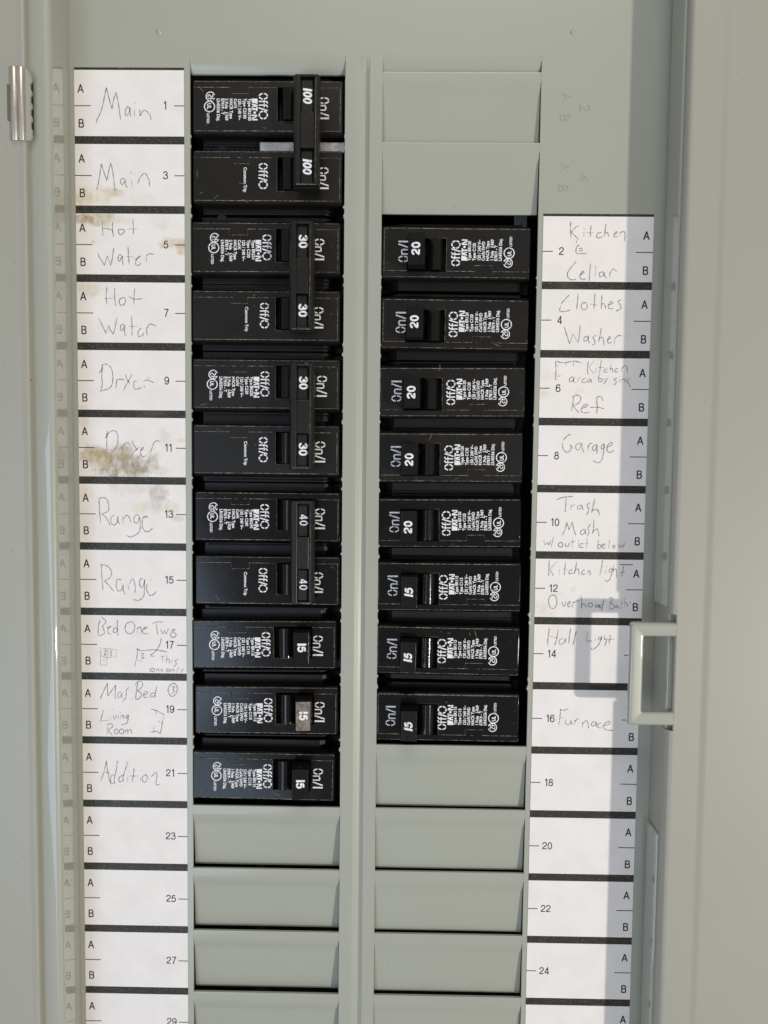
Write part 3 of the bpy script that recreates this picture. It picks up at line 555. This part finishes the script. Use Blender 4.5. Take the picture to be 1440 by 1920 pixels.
HAND[10]=R3+([[(355,185),(350,270),(342,350)],[(245,215),(330,185),(432,180)],[(410,265),(405,325)],[(410,290),(450,260)],[(520,270),(480,285),(480,315),(515,305),(525,275),(535,325)],[(610,245),(580,275),(600,320),(570,385)],[(665,205),(645,280),(630,355)],[(635,330),(690,320),(718,380)],[(310,598),(345,530),(360,455)],[(360,455),(375,500),(385,540)],[(385,540),(420,455)],[(420,455),(435,530),(460,600)],[(560,530),(515,550),(515,590),(550,575),(562,540),(568,590)],[(620,475),(590,520),(605,560),(580,610)],[(655,430),(650,510),(640,585)],[(640,560),(690,530),(710,610)],
[(112,650),(125,705)],[(125,705),(150,675)],[(150,675),(165,700),(185,655)],[(220,615),(190,725)],ell(295,700,25,25),[(350,680),(350,715),(385,710),(385,680)],[(425,630),(420,735)],[(400,670),(455,665)],[(490,640),(485,730)],[(545,690),(510,690),(505,725),(545,730)],[(580,625),(575,735)],[(555,685),(605,680)],[(705,645),(695,735),(720,735),(730,700),(700,700)],[(740,715),(770,700),(760,690),(740,715),(750,738),(780,730)],[(825,645),(812,735)],ell(870,720,13,15),[(915,690),(930,730)],[(930,730),(950,700)],[(950,700),(965,730),(985,680)]],)
HAND[12]=R3+([[(172,865),(168,950),(165,1040)],[(255,880),(175,965)],[(175,965),(205,1010),(212,1035)],[(280,965),(278,1020)],[(284,928),(290,936)],[(350,880),(340,960),(335,1030)],[(310,960),(370,965)],[(425,965),(385,985),(390,1015),(430,1000)],[(470,880),(455,960),(440,1015)],[(450,980),(485,960),(495,1025)],[(555,970),(525,990),(530,1020),(565,1010)],[(590,980),(590,1025)],[(590,990),(610,980),(615,1030)],[(750,870),(735,950),(718,1025)],[(730,880),(750,870)],[(785,970),(780,1010)],[(789,928),(795,936)],[(850,950),(820,970),(825,1000),(855,975),(855,960),(845,1020),(820,1080),(790,1095),(775,1075)],[(870,920),(865,1000)],[(865,970),(895,965),(900,1050)],[(975,930),(965,990),(950,1045)],[(930,1000),(995,990)],
ell(210,1315,45,75,12),[(310,1315),(330,1370),(355,1310)],[(370,1345),(400,1325),(390,1310),(370,1340),(380,1370),(415,1355)],[(430,1310),(425,1380)],[(430,1330),(470,1305),(500,1310)],[(515,1245),(520,1310),(520,1388)],[(520,1350),(550,1335),(572,1380)],ell(615,1350,25,22),[(700,1345),(670,1355),(672,1375),(700,1365),(705,1345),(715,1385)],[(765,1285),(745,1360),(738,1410)],[(745,1350),(715,1360),(720,1380),(745,1375)],[(830,1270),(825,1400)],[(815,1270),(855,1275),(850,1310),(830,1330),(865,1345),(870,1380),(830,1400)],[(910,1350),(890,1365),(895,1380),(915,1365),(930,1390)],[(960,1280),(950,1390)],[(935,1340),(985,1325)],[(990,1270),(985,1375)],[(990,1335),(1010,1325),(1018,1370)],[(1045,1310),(1040,1335)]],)
HAND[14]=R4+([[(290,210),(275,310),(270,405)],[(285,300),(380,330)],[(382,240),(370,320),(345,405)],[(435,325),(395,350),(400,390),(440,380),(465,330),(460,380)],[(520,215),(505,300),(498,390)],[(580,245),(560,330),(540,405)],[(700,258),(685,355)],[(685,355),(720,358),(750,352)],[(785,325),(782,355)],[(774,288),(781,294)],[(850,310),(820,320),(825,345),(850,330),(855,310),(835,370),(800,420),(750,450),(738,428)],[(885,290),(880,345)],[(880,330),(905,350),(885,410)],[(950,290),(940,340),(930,385)],[(905,335),(988,340)]],)
HAND[16]=R4+([[(410,1090),(405,1160),(390,1265)],[(400,1095),(440,1105),(495,1090)],[(395,1185),(435,1185)],[(465,1205),(465,1245),(490,1260),(515,1240),(520,1215),(535,1265)],[(565,1205),(560,1260)],[(562,1230),(590,1200),(610,1200)],[(645,1225),(645,1285)],[(645,1255),(690,1215),(705,1250),(712,1300)],[(785,1225),(745,1240),(750,1275),(785,1260),(795,1230),(795,1290)],[(850,1240),(815,1255),(815,1290),(855,1295)],[(870,1275),(940,1250),(935,1225),(890,1245),(870,1285),(900,1315),(980,1322)]],)


def label_strip(side):
    Lt = side == 'L'
    xa, xb = (-100.0, -58.95) if Lt else (75.35, 116.45)
    yo = 0.0 if Lt else 52.15
    nrow = 16 if Lt else 14
    root = tag(empty('directory_label', ((xa+xb)/2, yo+nrow*P/2, 0)),
        'white circuit directory sticker with odd numbers, left of the left breaker column' if Lt else 'white circuit directory sticker with even numbers, right of the right breaker column', 'label')
    off = ((xa+xb)/2, yo+nrow*P/2)
    def lp(mb, name, mat, parent=None, **k):
        o = mb.build(name, mat, parent or root, **k)
        if not parent: o.location = (-off[0]*S, off[1]*S, 0)
        return o
    mb = MB(); mb.box(xa, xb, yo-0.95, yo+nrow*P, 0.004, 0.10); lp(mb, 'backing_strip', M_bar)
    names = {'L': ['Main', 'Main', 'Hot Water', 'Hot Water', 'Dryer', 'Dryer', 'Range', 'Range', 'Bed One Two', 'Mas. Bed and Living Room', 'Addition'],
             'R': ['Kitchen & Cellar', 'Clothes Washer', 'Kitchen area by sink and Ref', 'Garage', 'Trash Mash', 'Kitchen light and Overhead Bath', 'Hall Light', 'Furnace']}[side]
    stained = {3: 'yellow stain low left', 5: 'brown stains', 7: 'small brown stain', 11: 'large brown stain', 13: 'grey and brown smudges'}
    for i in range(nrow):
        num = 2*i+1 if Lt else 2*i+2
        y0 = yo+P*i+(1.45 if i else 0.0); y1 = yo+P*(i+1)-1.45; yc = yo+P*i+P/2
        mb = MB(); mb.box(xa+0.02, xb-0.02, y0, y1, 0.05, 0.15)
        lab = 'white paper row numbered %d' % num + (', pencilled %s' % names[i] if i < len(names) else ', left blank')
        if Lt and num in stained: lab += ', with '+stained[num]
        cell = lp(mb, 'label_row', M_paper); cell['label'] = lab
        z = 0.165; th = 0.33
        def pc(nm, fn): q_ = MB(); fn(q_); lp(q_, nm, M_print, cell)
        def line(q_, a, c, y): q_.poly([(a, y, z), (c, y, z), (c, y+th, z), (a, y+th, z)], 0, True)
        ja, jb, jn, jd = [random.uniform(-.07, .07) for _ in range(4)]
        if Lt:
            pc('printed_letter', lambda q_: sans(q_, 'A', 3.02, xa+2.45+ja, yc-4.45, z, 0, .155)); pc('printed_letter', lambda q_: sans(q_, 'B', 3.02, xa+2.55+ja, yc+8.15, z, 0, .155))
            pc('divider_line', lambda q_: line(q_, xa, xa+6.2, yc+.1)); pc('index_line', lambda q_: line(q_, xb-3.75, xb, yc))
            pc('printed_number', lambda q_: sans(q_, str(num), 3.0, (xb-7.1) if num < 10 else xb-6.6, yc+1.5, z, 0, .13))
        else:
            pc('printed_letter', lambda q_: sans(q_, 'A', 3.02, xb-2.6+ja, yc-4.35, z, 0, .17)); pc('printed_letter', lambda q_: sans(q_, 'B', 3.02, xb-2.6+ja, yc+8.5, z, 0, .17))
            pc('divider_line', lambda q_: line(q_, xb-6.4, xb, yc+.15)); pc('index_line', lambda q_: line(q_, xa, xa+3.8, yc))
            pc('printed_number', lambda q_: sans(q_, str(num), 3.0, xa+7.0, yc+1.6, z, 0, .13))
            if num == 12: a_ = at(1162.8, 1058.5); c_ = at(1186.5, 1058.5); pc('stray_line', lambda q_: line(q_, a_[0], c_[0], a_[1]-.15))
        if num in HAND:
            hw = MB(); fx, fy, fs_ , strokes = HAND[num]
            for st in strokes:
                pts = [at(fx+a/fs_, fy+c/fs_, 0.15)[:2] for a, c in st]
                hw.ribbon(pts, 0.345, 0.172)
            lp(hw, 'handwriting', M_pencil, cell)
    return root
label_strip('L'); label_strip('R')

# ------------------------------------------------------------------ circuit breakers
NL, NW = 56.0, 20.2             # nose of a breaker: length, width
WU0, WU1, WV0, WV1 = 31.7, 46.4, 3.05, 15.1    # handle window
NU0, NU1, NVD = 14.3, 20.9, 5.1                # notch of the seam
SEAM = 2.9
def wfun(u, v, z):
    if z < -2.6: return 0.0
    if u > NL-.1 or v > NW-.1 or v < .1 or u < .1: return 1.0
    return 0.32
def nose_dz(u, v):
    z = 0.0
    if v > NW-0.9: z -= 0.55
    if v > NW-0.1: z -= 1.25
    if v < 0.5: z -= 0.9
    if u < 0.1: z -= 0.4
    if u > NL-0.5: z -= 0.18
    if u > NL-0.1: z -= 0.5
    return z
def cover_shell():
    mb = MB()
    def s_(u, v):
        if WU0 < u < WU1 and v < WV1: return False
        if NU0 < u < NU1 and v < NVD: return False
        return True
    mb.grid([0, 0.5, NU0, NU1, WU0, WU1, NL-0.9, NL-.3, NL], [SEAM, NVD, WV1, NW-1.45, NW-0.7, NW], s_, -6.0, 0.0, nose_dz)
    z = 0.03; wd = 0.17
    seam = [(0.4, SEAM+.1), (NU0-.1, SEAM+.1), (NU0-.1, NVD+.1), (NU1+.1, NVD+.1), (NU1+.1, SEAM+.1), (WU0-.1, SEAM+.1)]
    mb.ribbon(seam, wd, z, 1, True, False); mb.ribbon([(WU1+.2, SEAM+.12), (51, SEAM+.14), (NL-.4, SEAM+.1)], wd*1.1, z, 1, True, False)
    mb.ribbon([(WU0-.12, SEAM+.2), (WU0-.12, WV1+.1), (38.5, WV1+.1)], 0.11, z, 1, True, False)
    mb.ribbon([(0.7, NW-1.5)]+[(0.7+i*5.4, NW-1.5+.03*math.sin(i)) for i in range(1, 10)]+[(NL-1, NW-1.5)], 0.19, z, 1, True, False)
    mb.ribbon([(NL-.98, SEAM+.3), (NL-.96, 12), (NL-1, NW-1.5)], 0.2, z, 1, True, False)  # pale line paints the highlight on the nose end in the wear colour
    return mb
def upper_shell():
    mb = MB()
    def s_(u, v): return v < SEAM or (NU0 < u < NU1 and v < NVD)
    mb.grid([0, 0.5, NU0, NU1, NL-.9, NL-.3, NL], [0, 0.75, SEAM, NVD], s_, -6.0, -0.13, nose_dz)
    mb.ribbon([(0.6, 0.85)]+[(0.6+i*5.4, 0.85+.03*math.sin(i*2)) for i in range(1, 10)]+[(NL-.6, 0.85)], 0.14, -0.10, 1, True, False)
    return mb
def base_case():
    mb = MB()
    # shoulder with a sloped end, then the deeper base
    for v0, v1 in ((-3.1, 22.1),):
        prof = [(2.4, -14), (2.4, -5.6), (49.5, -5.6), (52.6, -7.6), (52.6, -14)]
        mb.prism(prof, v0, v1, 'y')
    mb.box(-1.5, 63.0, -3.05, 22.05, -30, -12)
    mb.box(4.0, 51.5, 20.9, 21.4, -5.8, -5.15)
    return mb
def arcp(cx, cz, r, a0, a1, n): return [(cx+r*math.cos(math.radians(a0+(a1-a0)*i/n)), cz+r*math.sin(math.radians(a0+(a1-a0)*i/n))) for i in range(n+1)]
def handle_mb(top=8.9):
    mb = MB()
    prof = [(33.2, -8.0), (33.2, -1.2)] + arcp(36.1, -1.7, 3.1, 172, 22, 16) + [(39.1, -1.2), (39.5, -0.6), (39.9, 2.0), (40.3, top-0.2), (40.6, top+0.15), (46.0, top-0.35), (46.4, top-0.65), (46.1, -1.0), (45.6, -8.0)]
    mb.prism(prof, WV0+0.25, WV1-0.25, 'y'); return mb
def o_stencil(mb, u, v, ru, rv, n, z, wd, a_off=0, gap=22):
    for k in range(n):
        a0 = a_off+360*k/n+gap/2; a1 = a_off+360*(k+1)/n-gap/2
        mb.ribbon(arc(u, v, ru, rv, a0, a1, 7), wd, z, 0, False, False)
def on_mb():
    """On/I, read downwards; origin: baseline at u=0, first letter at v=0"""
    mb = MB(); z = 0.035; w_ = 0.49
    o_stencil(mb, 2.0, 1.2, 1.75, 1.0, 4, z, w_, 0, 19)
    mb.ribbon([(0, 3.0), (2.7, 3.0)], w_, z, 0, False, False)
    mb.ribbon([(2.0, 3.0), (2.6, 3.5), (2.65, 4.1), (2.3, 4.6), (0, 4.6)], w_, z, 0, False, True)
    mb.ribbon([(0, 5.4), (3.9, 6.7)], w_, z, 0, False, False)
    mb.ribbon([(0, 7.6), (3.9, 7.6)], w_*1.25, z, 0, False, False)
    return mb
def off_mb():
    mb = MB(); z = 0.035; w_ = 0.46
    o_stencil(mb, 1.7, 1.15, 1.5, 1.0, 4, z, w_, 0, 19)
    for v in (3.0, 4.35):
        mb.ribbon([(0, v), (2.6, v), (3.1, v+.25), (3.25, v+.75)], w_, z, 0, False, True)
        mb.ribbon([(2.05, v-.45), (2.05, v+.75)], w_*.85, z, 0, False, False)
    mb.ribbon([(-.1, 5.3), (3.3, 6.3)], w_, z, 0, False, False)
    o_stencil(mb, 1.7, 7.9, 1.5, 1.35, 6, z, w_*1.05, 30, 14)
    return mb
def logo(mb, u, v, z=0.035):
    """the maker's five-letter mark: solid E and A joined by a slanted cut, T, round dot, N; u up the letters, v along them"""
    h = 2.15
    def q(*p): mb.poly([(u+a, v+c, z) for a, c in p], 0, True)
    q((0, 0), (h, 0), (h, 1.95), (0, 1.35))                                  # E block
    q((0, 1.72), (h, 2.30), (h, 2.75), (0, 3.30), (0, 2.85), (.75, 2.72), (.75, 2.42), (0, 2.35))       # A
    q((h, 2.95), (h, 4.55), (h-.5, 4.55), (h-.5, 2.95)); q((0, 3.5), (h-.5, 3.5), (h-.5, 4.1), (0, 4.1))     # T
    mb.poly([(u+h/2+0.48*math.cos(2*PI*i/12), v+5.05+0.48*math.sin(2*PI*i/12), z) for i in range(12)], 0, True)
    q((0, 5.8), (h, 5.8), (h, 6.3), (0, 6.3)); q((0, 7.35), (h, 7.35), (h, 7.85), (0, 7.85)); q((h, 6.3), (0, 7.35), (0, 7.0), (h, 5.95)); q((h, 6.3), (h, 6.45), (0, 7.5), (0, 7.35))
def ring(mb, u, v, r0, r1, z, a0=0, a1=360, n=28):
    for i in range(n):
        a, c = math.radians(a0+(a1-a0)*i/n), math.radians(a0+(a1-a0)*(i+1)/n)
        mb.poly([(u+r0*math.cos(a), v+r0*math.sin(a), z), (u+r1*math.cos(a), v+r1*math.sin(a), z), (u+r1*math.cos(c), v+r1*math.sin(c), z), (u+r0*math.cos(c), v+r0*math.sin(c), z)], 0, True)
def spec_mb(lines):
    mb = MB(); z = 0.035; rq = PI/2
    logo(mb, 25.3, 7.0)
    us = (23.95, 22.15, 20.25, 18.7, 17.1, 15.4, 13.9, 12.3)
    for t, u in zip(lines, us): mb.text(t, 1.62, u, 7.0, z, rq, 0.05, xs=0.90)
    mb.text('LISTED', 1.3, 8.55, 12.3, z, rq, 0.03, xs=0.95)
    ring(mb, 9.55, 9.95, 1.72, 2.08, z); mb.text('UL', 2.0, 8.75, 8.75, z, rq, 0.07, xs=0.85)
    ring(mb, 9.9, 6.3, 1.45, 1.78, z, 20, 340)
    mb.ribbon([(10.6, 5.6), (10.85, 6.1), (10.3, 6.5), (9.6, 5.8), (9.0, 5.9), (9.0, 6.6)], 0.30, z, 0, False, True)
    mb.ribbon([(9.0, 7.0), (10.9, 7.0), (10.8, 7.6), (10.1, 7.7), (9.9, 7.0)], 0.28, z, 0, False, True)
    return mb
def trip_mb():
    mb = MB(); mb.text('Common Trip', 1.65, 0, 0, 0.035, PI/2, 0.04, xs=0.95); return mb
def rating_mb(t, bold=.21, size=3.3, slant=0.0):
    mb = MB()
    if t == '100': slant = 0.14
    if t[0] == '1':
        n = len(t)-1; wN = 3.3*0.58*n*(0.9 if n > 1 else 1.05)+0.35*n; w0 = -(wN+0.85)/2
        mb.poly([(0, w0, 0), (size, w0+slant*size, 0), (size, w0+.8+slant*size, 0), (0, w0+.8, 0)], 0, True)
        sans(mb, t[1:], size, 0, w0+1.2, 0, PI/2, bold, 'LEFT', .14, slant, xs=0.9 if n > 1 else 1.0)
    else: sans(mb, t, size, 0, 0, 0, PI/2, bold, 'CENTER', 0.16, slant, xs=1.0)
    return mb

def one_lines(a): return ['Type BR1%d' % a, 'Type C1%d' % a, '120 / 240 V~', 'Cu/Al SWD', 'HACR Type', '1 Pole   J-969', 'E7819 - T', 'LR43556 Disj.']
def two_lines(a): return ['Type BR2%s' % a, 'Type C2%s' % a, '120 / 240 V~', 'Cu/Al', 'HACR Type', '2 Pole   J-969', 'E7819 - T', 'LR43556 Disj.']
CACHE = {}
def part(key, fn, name, mats, parent, loc=(0, 0, 0), rz=0.0, **k):
    """build a mesh once, then link copies of it that share the data"""
    kk = (key, tuple(m_.name for m_ in mats))
    if kk not in CACHE:
        o = fn().build(name, list(mats), parent, **k); CACHE[kk] = o
    else:
        o = CACHE[kk].copy(); col.objects.link(o); o.parent = parent; o.name = name
    o.location = (loc[0]*S, -loc[1]*S, loc[2]*S); o.rotation_euler = (0, 0, rz)
    return o
def pole(root, v, mat, amp, worn=False, spec=None, du=0.0, onu=47.2, hdu=0.0, trip=False, tied=False, onv=6.2, offv=5.0, side='L'):
    part('cover', cover_shell, 'case_cover', (mat, M_wear_highlight), root, (0, v, 0), bevel=0.4, weights=wfun, segs=2, smooth='auto')
    part('upper', upper_shell, 'case_edge', (mat, M_wear_highlight), root, (0, v, 0), bevel=0.4, weights=wfun, segs=2, smooth='auto')
    part('base', base_case, 'case_base', (M_base_shade,), root, (0, v, 0), bevel=0.3)
    h = part('handle%s' % tied, lambda: handle_mb(7.4 if tied else 8.9), 'handle', (M_handle,), root, (hdu, v, 0), bevel=0.25, segs=2, smooth='auto')
    if not tied:
        r_ = part('r'+amp+str(side), lambda: rating_mb(amp, slant=0.16 if (amp == '15' and side == 'R') else 0), 'amp_rating', (M_ink,), h, (41.9, 8.9, 8.99))
        r_.rotation_euler = (0, math.atan(0.5/5.4), 0)
        if worn:
            wf = MB(); wf.poly([(40.65, WV0+.5, 9.07), (46.0, WV0+.5, 8.57), (46.0, WV1-.5, 8.57), (40.65, WV1-.5, 9.07)], 0, True); part('worn', lambda: wf, 'scuffed_face', (M_worn,), h)
    part('on', on_mb, 'on_marking', (M_ink,), root, (onu, v+onv, 0))
    part('off', off_mb, 'off_marking', (M_ink,), root, (27.9+du, v+offv, 0))
    if spec: part('s'+spec[0], lambda: spec_mb(spec), 'printed_rating', (M_ink,), root, (du, v, 0))
    sc2 = MB()
    for _ in range(random.randint(7, 12)):
        u, v_ = random.uniform(1.5, 54), random.uniform(1.2, 18.5)
        if 30 < u < 52 and 2 < v_ < 16: continue
        a_ = random.uniform(0, PI); l_ = random.choice((.3, .4, .6, 1.2, 2.5))
        sc2.ribbon([(u, v_), (u+l_*.5*math.cos(a_), v_+l_*.5*math.sin(a_)+.05), (u+l_*math.cos(a_), v_+l_*math.sin(a_))], random.uniform(.05, .13), 0.028, 0)
    for _ in range(5):
        u = random.uniform(2, 52); sc2.ribbon([(u, NW-1.55), (u+random.uniform(.3, 1.2), NW-1.45)], random.uniform(.12, .3), 0.034, 0)
        u = random.uniform(2, 30); sc2.ribbon([(u, SEAM+.1), (u+random.uniform(.3, 1.6), SEAM+.12)], random.uniform(.12, .26), 0.034, 0)
    o = sc2.build('scuff_marks', M_wear2, root); o.location = (0, -v*S, 0)
    if trip: part('trip', trip_mb, 'trip_marking', (M_ink,), root, (22.3+du, v+6.5, 0))

def breaker1(num, px, py, amp, label, side, mat, du=0, onu=47.2, worn=False, tilt=0.0, hdu=0.0, zz=0.0):
    x, y, _ = at(px, py, zz)
    tilt = tilt or (-0.45, 0.3, -0.2, 0.5, -0.35, 0.15, 0.4)[num % 7]
    root = empty('single_pole_breaker', (x, y, zz), (0 if side == 'L' else PI)+math.radians(tilt))
    tag(root, label, 'circuit breaker', 'single pole breakers in the %s column' % ('left' if side == 'L' else 'right'))
    pole(root, 0, mat, amp, worn, one_lines(int(amp)), du, onu, hdu, side=side)
    return root
def tie_mb(v1, u0, u1, th):
    """bar joining two handles, with a window over each rating"""
    def f():
        mb = MB(); z0, zt = 4.2, 9.7
        zb = zt-1.3; mb.prism([(u0, z0+.6), (u0+0.25, z0), (u1-.2, z0), (u1, zb-.4), (u1-.3, zb), (u0+.4, zb), (u0+.15, zb-.4)], 3.2, v1, 'y')
        a, c = u0+3.0, u1-1.9
        zr = zt+1.25; W = [(4.2, 16.4), (v1-13.3, v1-1.1)]
        mb.prism([(u0+.3, zb-.2), (a, zb-.2), (a, zr), (u0+1.3, zr), (u0+.5, zr-1.0)], 3.35, v1-.15, 'y'); mb.prism([(c, zb-.2), (u1-.1, zb-.2), (u1-.25, zr-.6), (u1-.7, zr), (c, zr)], 3.35, v1-.15, 'y')
        for w0, w1 in W: mb.box(a+.05, c-.55, w0+.5, w1-.05, zb-.3, zt)
        mb.box(a, c, 3.36, W[0][0], zb-.2, zr-.01); mb.box(a, c, W[0][1], W[1][0], zb-.2, zr+.1); mb.box(a, c, W[1][1], v1-.16, zb-.2, zr-.01)
        mb.ribbon([(u0+1.6, v1-.55), (u1-1.2, v1-.5)], 0.35, zr+.01, 1, True, False)
        mb.ribbon([(c+.5, 5), (c+.55, 14), (c+.5, 25), (c+.5, v1-2)], 0.10, zr+.01, 1, True, False)
        return mb
    return f
def breaker2(num, px, py, py2, amp, label, mat, du=0, onu=46.6, tilt=0.0, u0=37.7, u1=47.3, zz=0.0, bold=.21, size=3.3, onu2=None, du2=None, onv=6.4):
    x, y, _ = at(px, py, zz); x2, y2, _ = at(px, py2, zz); dv = y2-y
    root = empty('two_pole_breaker', (x, y, zz), math.radians(tilt))
    tag(root, label, 'circuit breaker', 'two pole breakers in the left column')
    pole(root, 0, mat, amp, False, two_lines(amp), du, onu, tied=True, onv=onv)
    pole(root, dv, mat, amp, False, None, du if du2 is None else du2, onu if onu2 is None else onu2, trip=True, tied=True, onv=onv)
    v1 = dv+17.0
    t = part('tie%s' % num, tie_mb(v1, u0, u1, 0), 'handle_tie', (M_tie, M_wear_highlight), root, bevel=0.28, segs=2)
    for vv in (10.2, v1-7.4): part('t'+amp, lambda: rating_mb(amp, bold, size), 'amp_rating', (M_ink,), t, (u0+3.75, vv, 9.74))
    return root, dv, t

b1, dv, t1 = breaker2(1, 360.8, 148, 279.5, '100', 'topmost two-pole breaker, tied handle marked 100, beside the two Main label rows', M_matte, du=-3.2, onu=47.0, u0=38.6, u1=48.4)
mb = MB(); mb.box(24.6, 57.5, 21.5, 25.3, -3.8, -2.8); mb.box(56.5, 57.5, -1, 26.0, -3.3, -2.15); mb.build('metal_bracket', M_zinc, b1, bevel=0.2)
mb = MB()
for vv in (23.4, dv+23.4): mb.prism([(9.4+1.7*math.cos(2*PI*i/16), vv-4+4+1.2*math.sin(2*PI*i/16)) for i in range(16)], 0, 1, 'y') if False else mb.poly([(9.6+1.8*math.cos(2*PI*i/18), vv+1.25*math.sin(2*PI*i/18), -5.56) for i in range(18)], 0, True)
mb.build('rivet_hole_shade', M_dark, b1)  # flat dark discs paint the shade of the holes, nothing is cut
breaker2(5, 359.6, 413.5, 541.8, '30', 'two-pole 30 amp breaker directly below the 100 amp breaker, beside Hot Water rows', M_matte, du=-1.3, onu=46.0, u0=37.7, u1=47.1, onu2=45.8, du2=-2.2)
breaker2(9, 361.2, 670.5, 794, '30', 'two-pole 30 amp breaker in the left column beside the Dryer rows', M_matte, du=-2.1, onu=47.2, u0=37.9, u1=47.3, onu2=46.7, du2=-2.7)
breaker2(13, 365, 919.5, 1039.5, '40', 'glossy two-pole breaker with tied handle marked 40, beside the Range rows', M_gloss, du=-2.7, onu=46.2, u0=37.8, u1=47.0, bold=0.14, size=3.0, onu2=45.6, du2=-3.3)
breaker1(17, 360.2, 1161, '15', 'glossy single 15 amp breaker just below the 40 amp breaker', 'L', M_gloss, du=-1.0, onu=46.8)
breaker1(19, 364.8, 1284, '15', 'single 15 amp breaker with a scuffed grey-brown handle, left column', 'L', M_gloss, du=-0.9, onu=46.8, worn=True)
breaker1(21, 360.4, 1406.5, '15', 'lowest single 15 amp breaker of the left column, beside the Addition row', 'L', M_gloss, du=0.0, onu=47.4)
LAB = {2: 'uppermost 20 amp breaker of the right column, beside the Kitchen and Cellar row', 4: 'single 20 amp breaker beside the Clothes Washer label row', 6: 'single 20 amp breaker beside the label row reading Ref',
       8: 'single 20 amp breaker beside the Garage label row', 10: 'single 20 amp breaker beside the Trash Mash row, directly above the 15 amp ones', 12: 'uppermost single 15 amp breaker of the right column, beside the Kitchen light row',
       14: 'single 15 amp breaker beside the Hall Light row, with a bright shiny handle', 16: 'lowest single 15 amp breaker of the right column, beside the Furnace row'}
for num, px, py, amp, du, onu, hd in ((2, 993.6, 525.5, '20', -1.5, 45.8, -.2), (4, 990, 659, '20', -1.1, 46.4, -.1), (6, 984.4, 784.3, '20', -1.3, 47.0, 0), (8, 979.4, 907, '20', -1.4, 46.5, 0),
        (10, 977, 1029, '20', -0.8, 46.8, .1), (12, 976.4, 1149.4, '15', 0.4, 47.6, 0), (14, 973.2, 1270.2, '15', 0.6, 47.6, 0), (16, 972.6, 1394.5, '15', 0.5, 48.2, -.1)):
    breaker1(num, px, py, amp, LAB[num], 'R', M_matte if num < 9 else M_gloss, du, onu, hdu=hd, zz=-1.2)
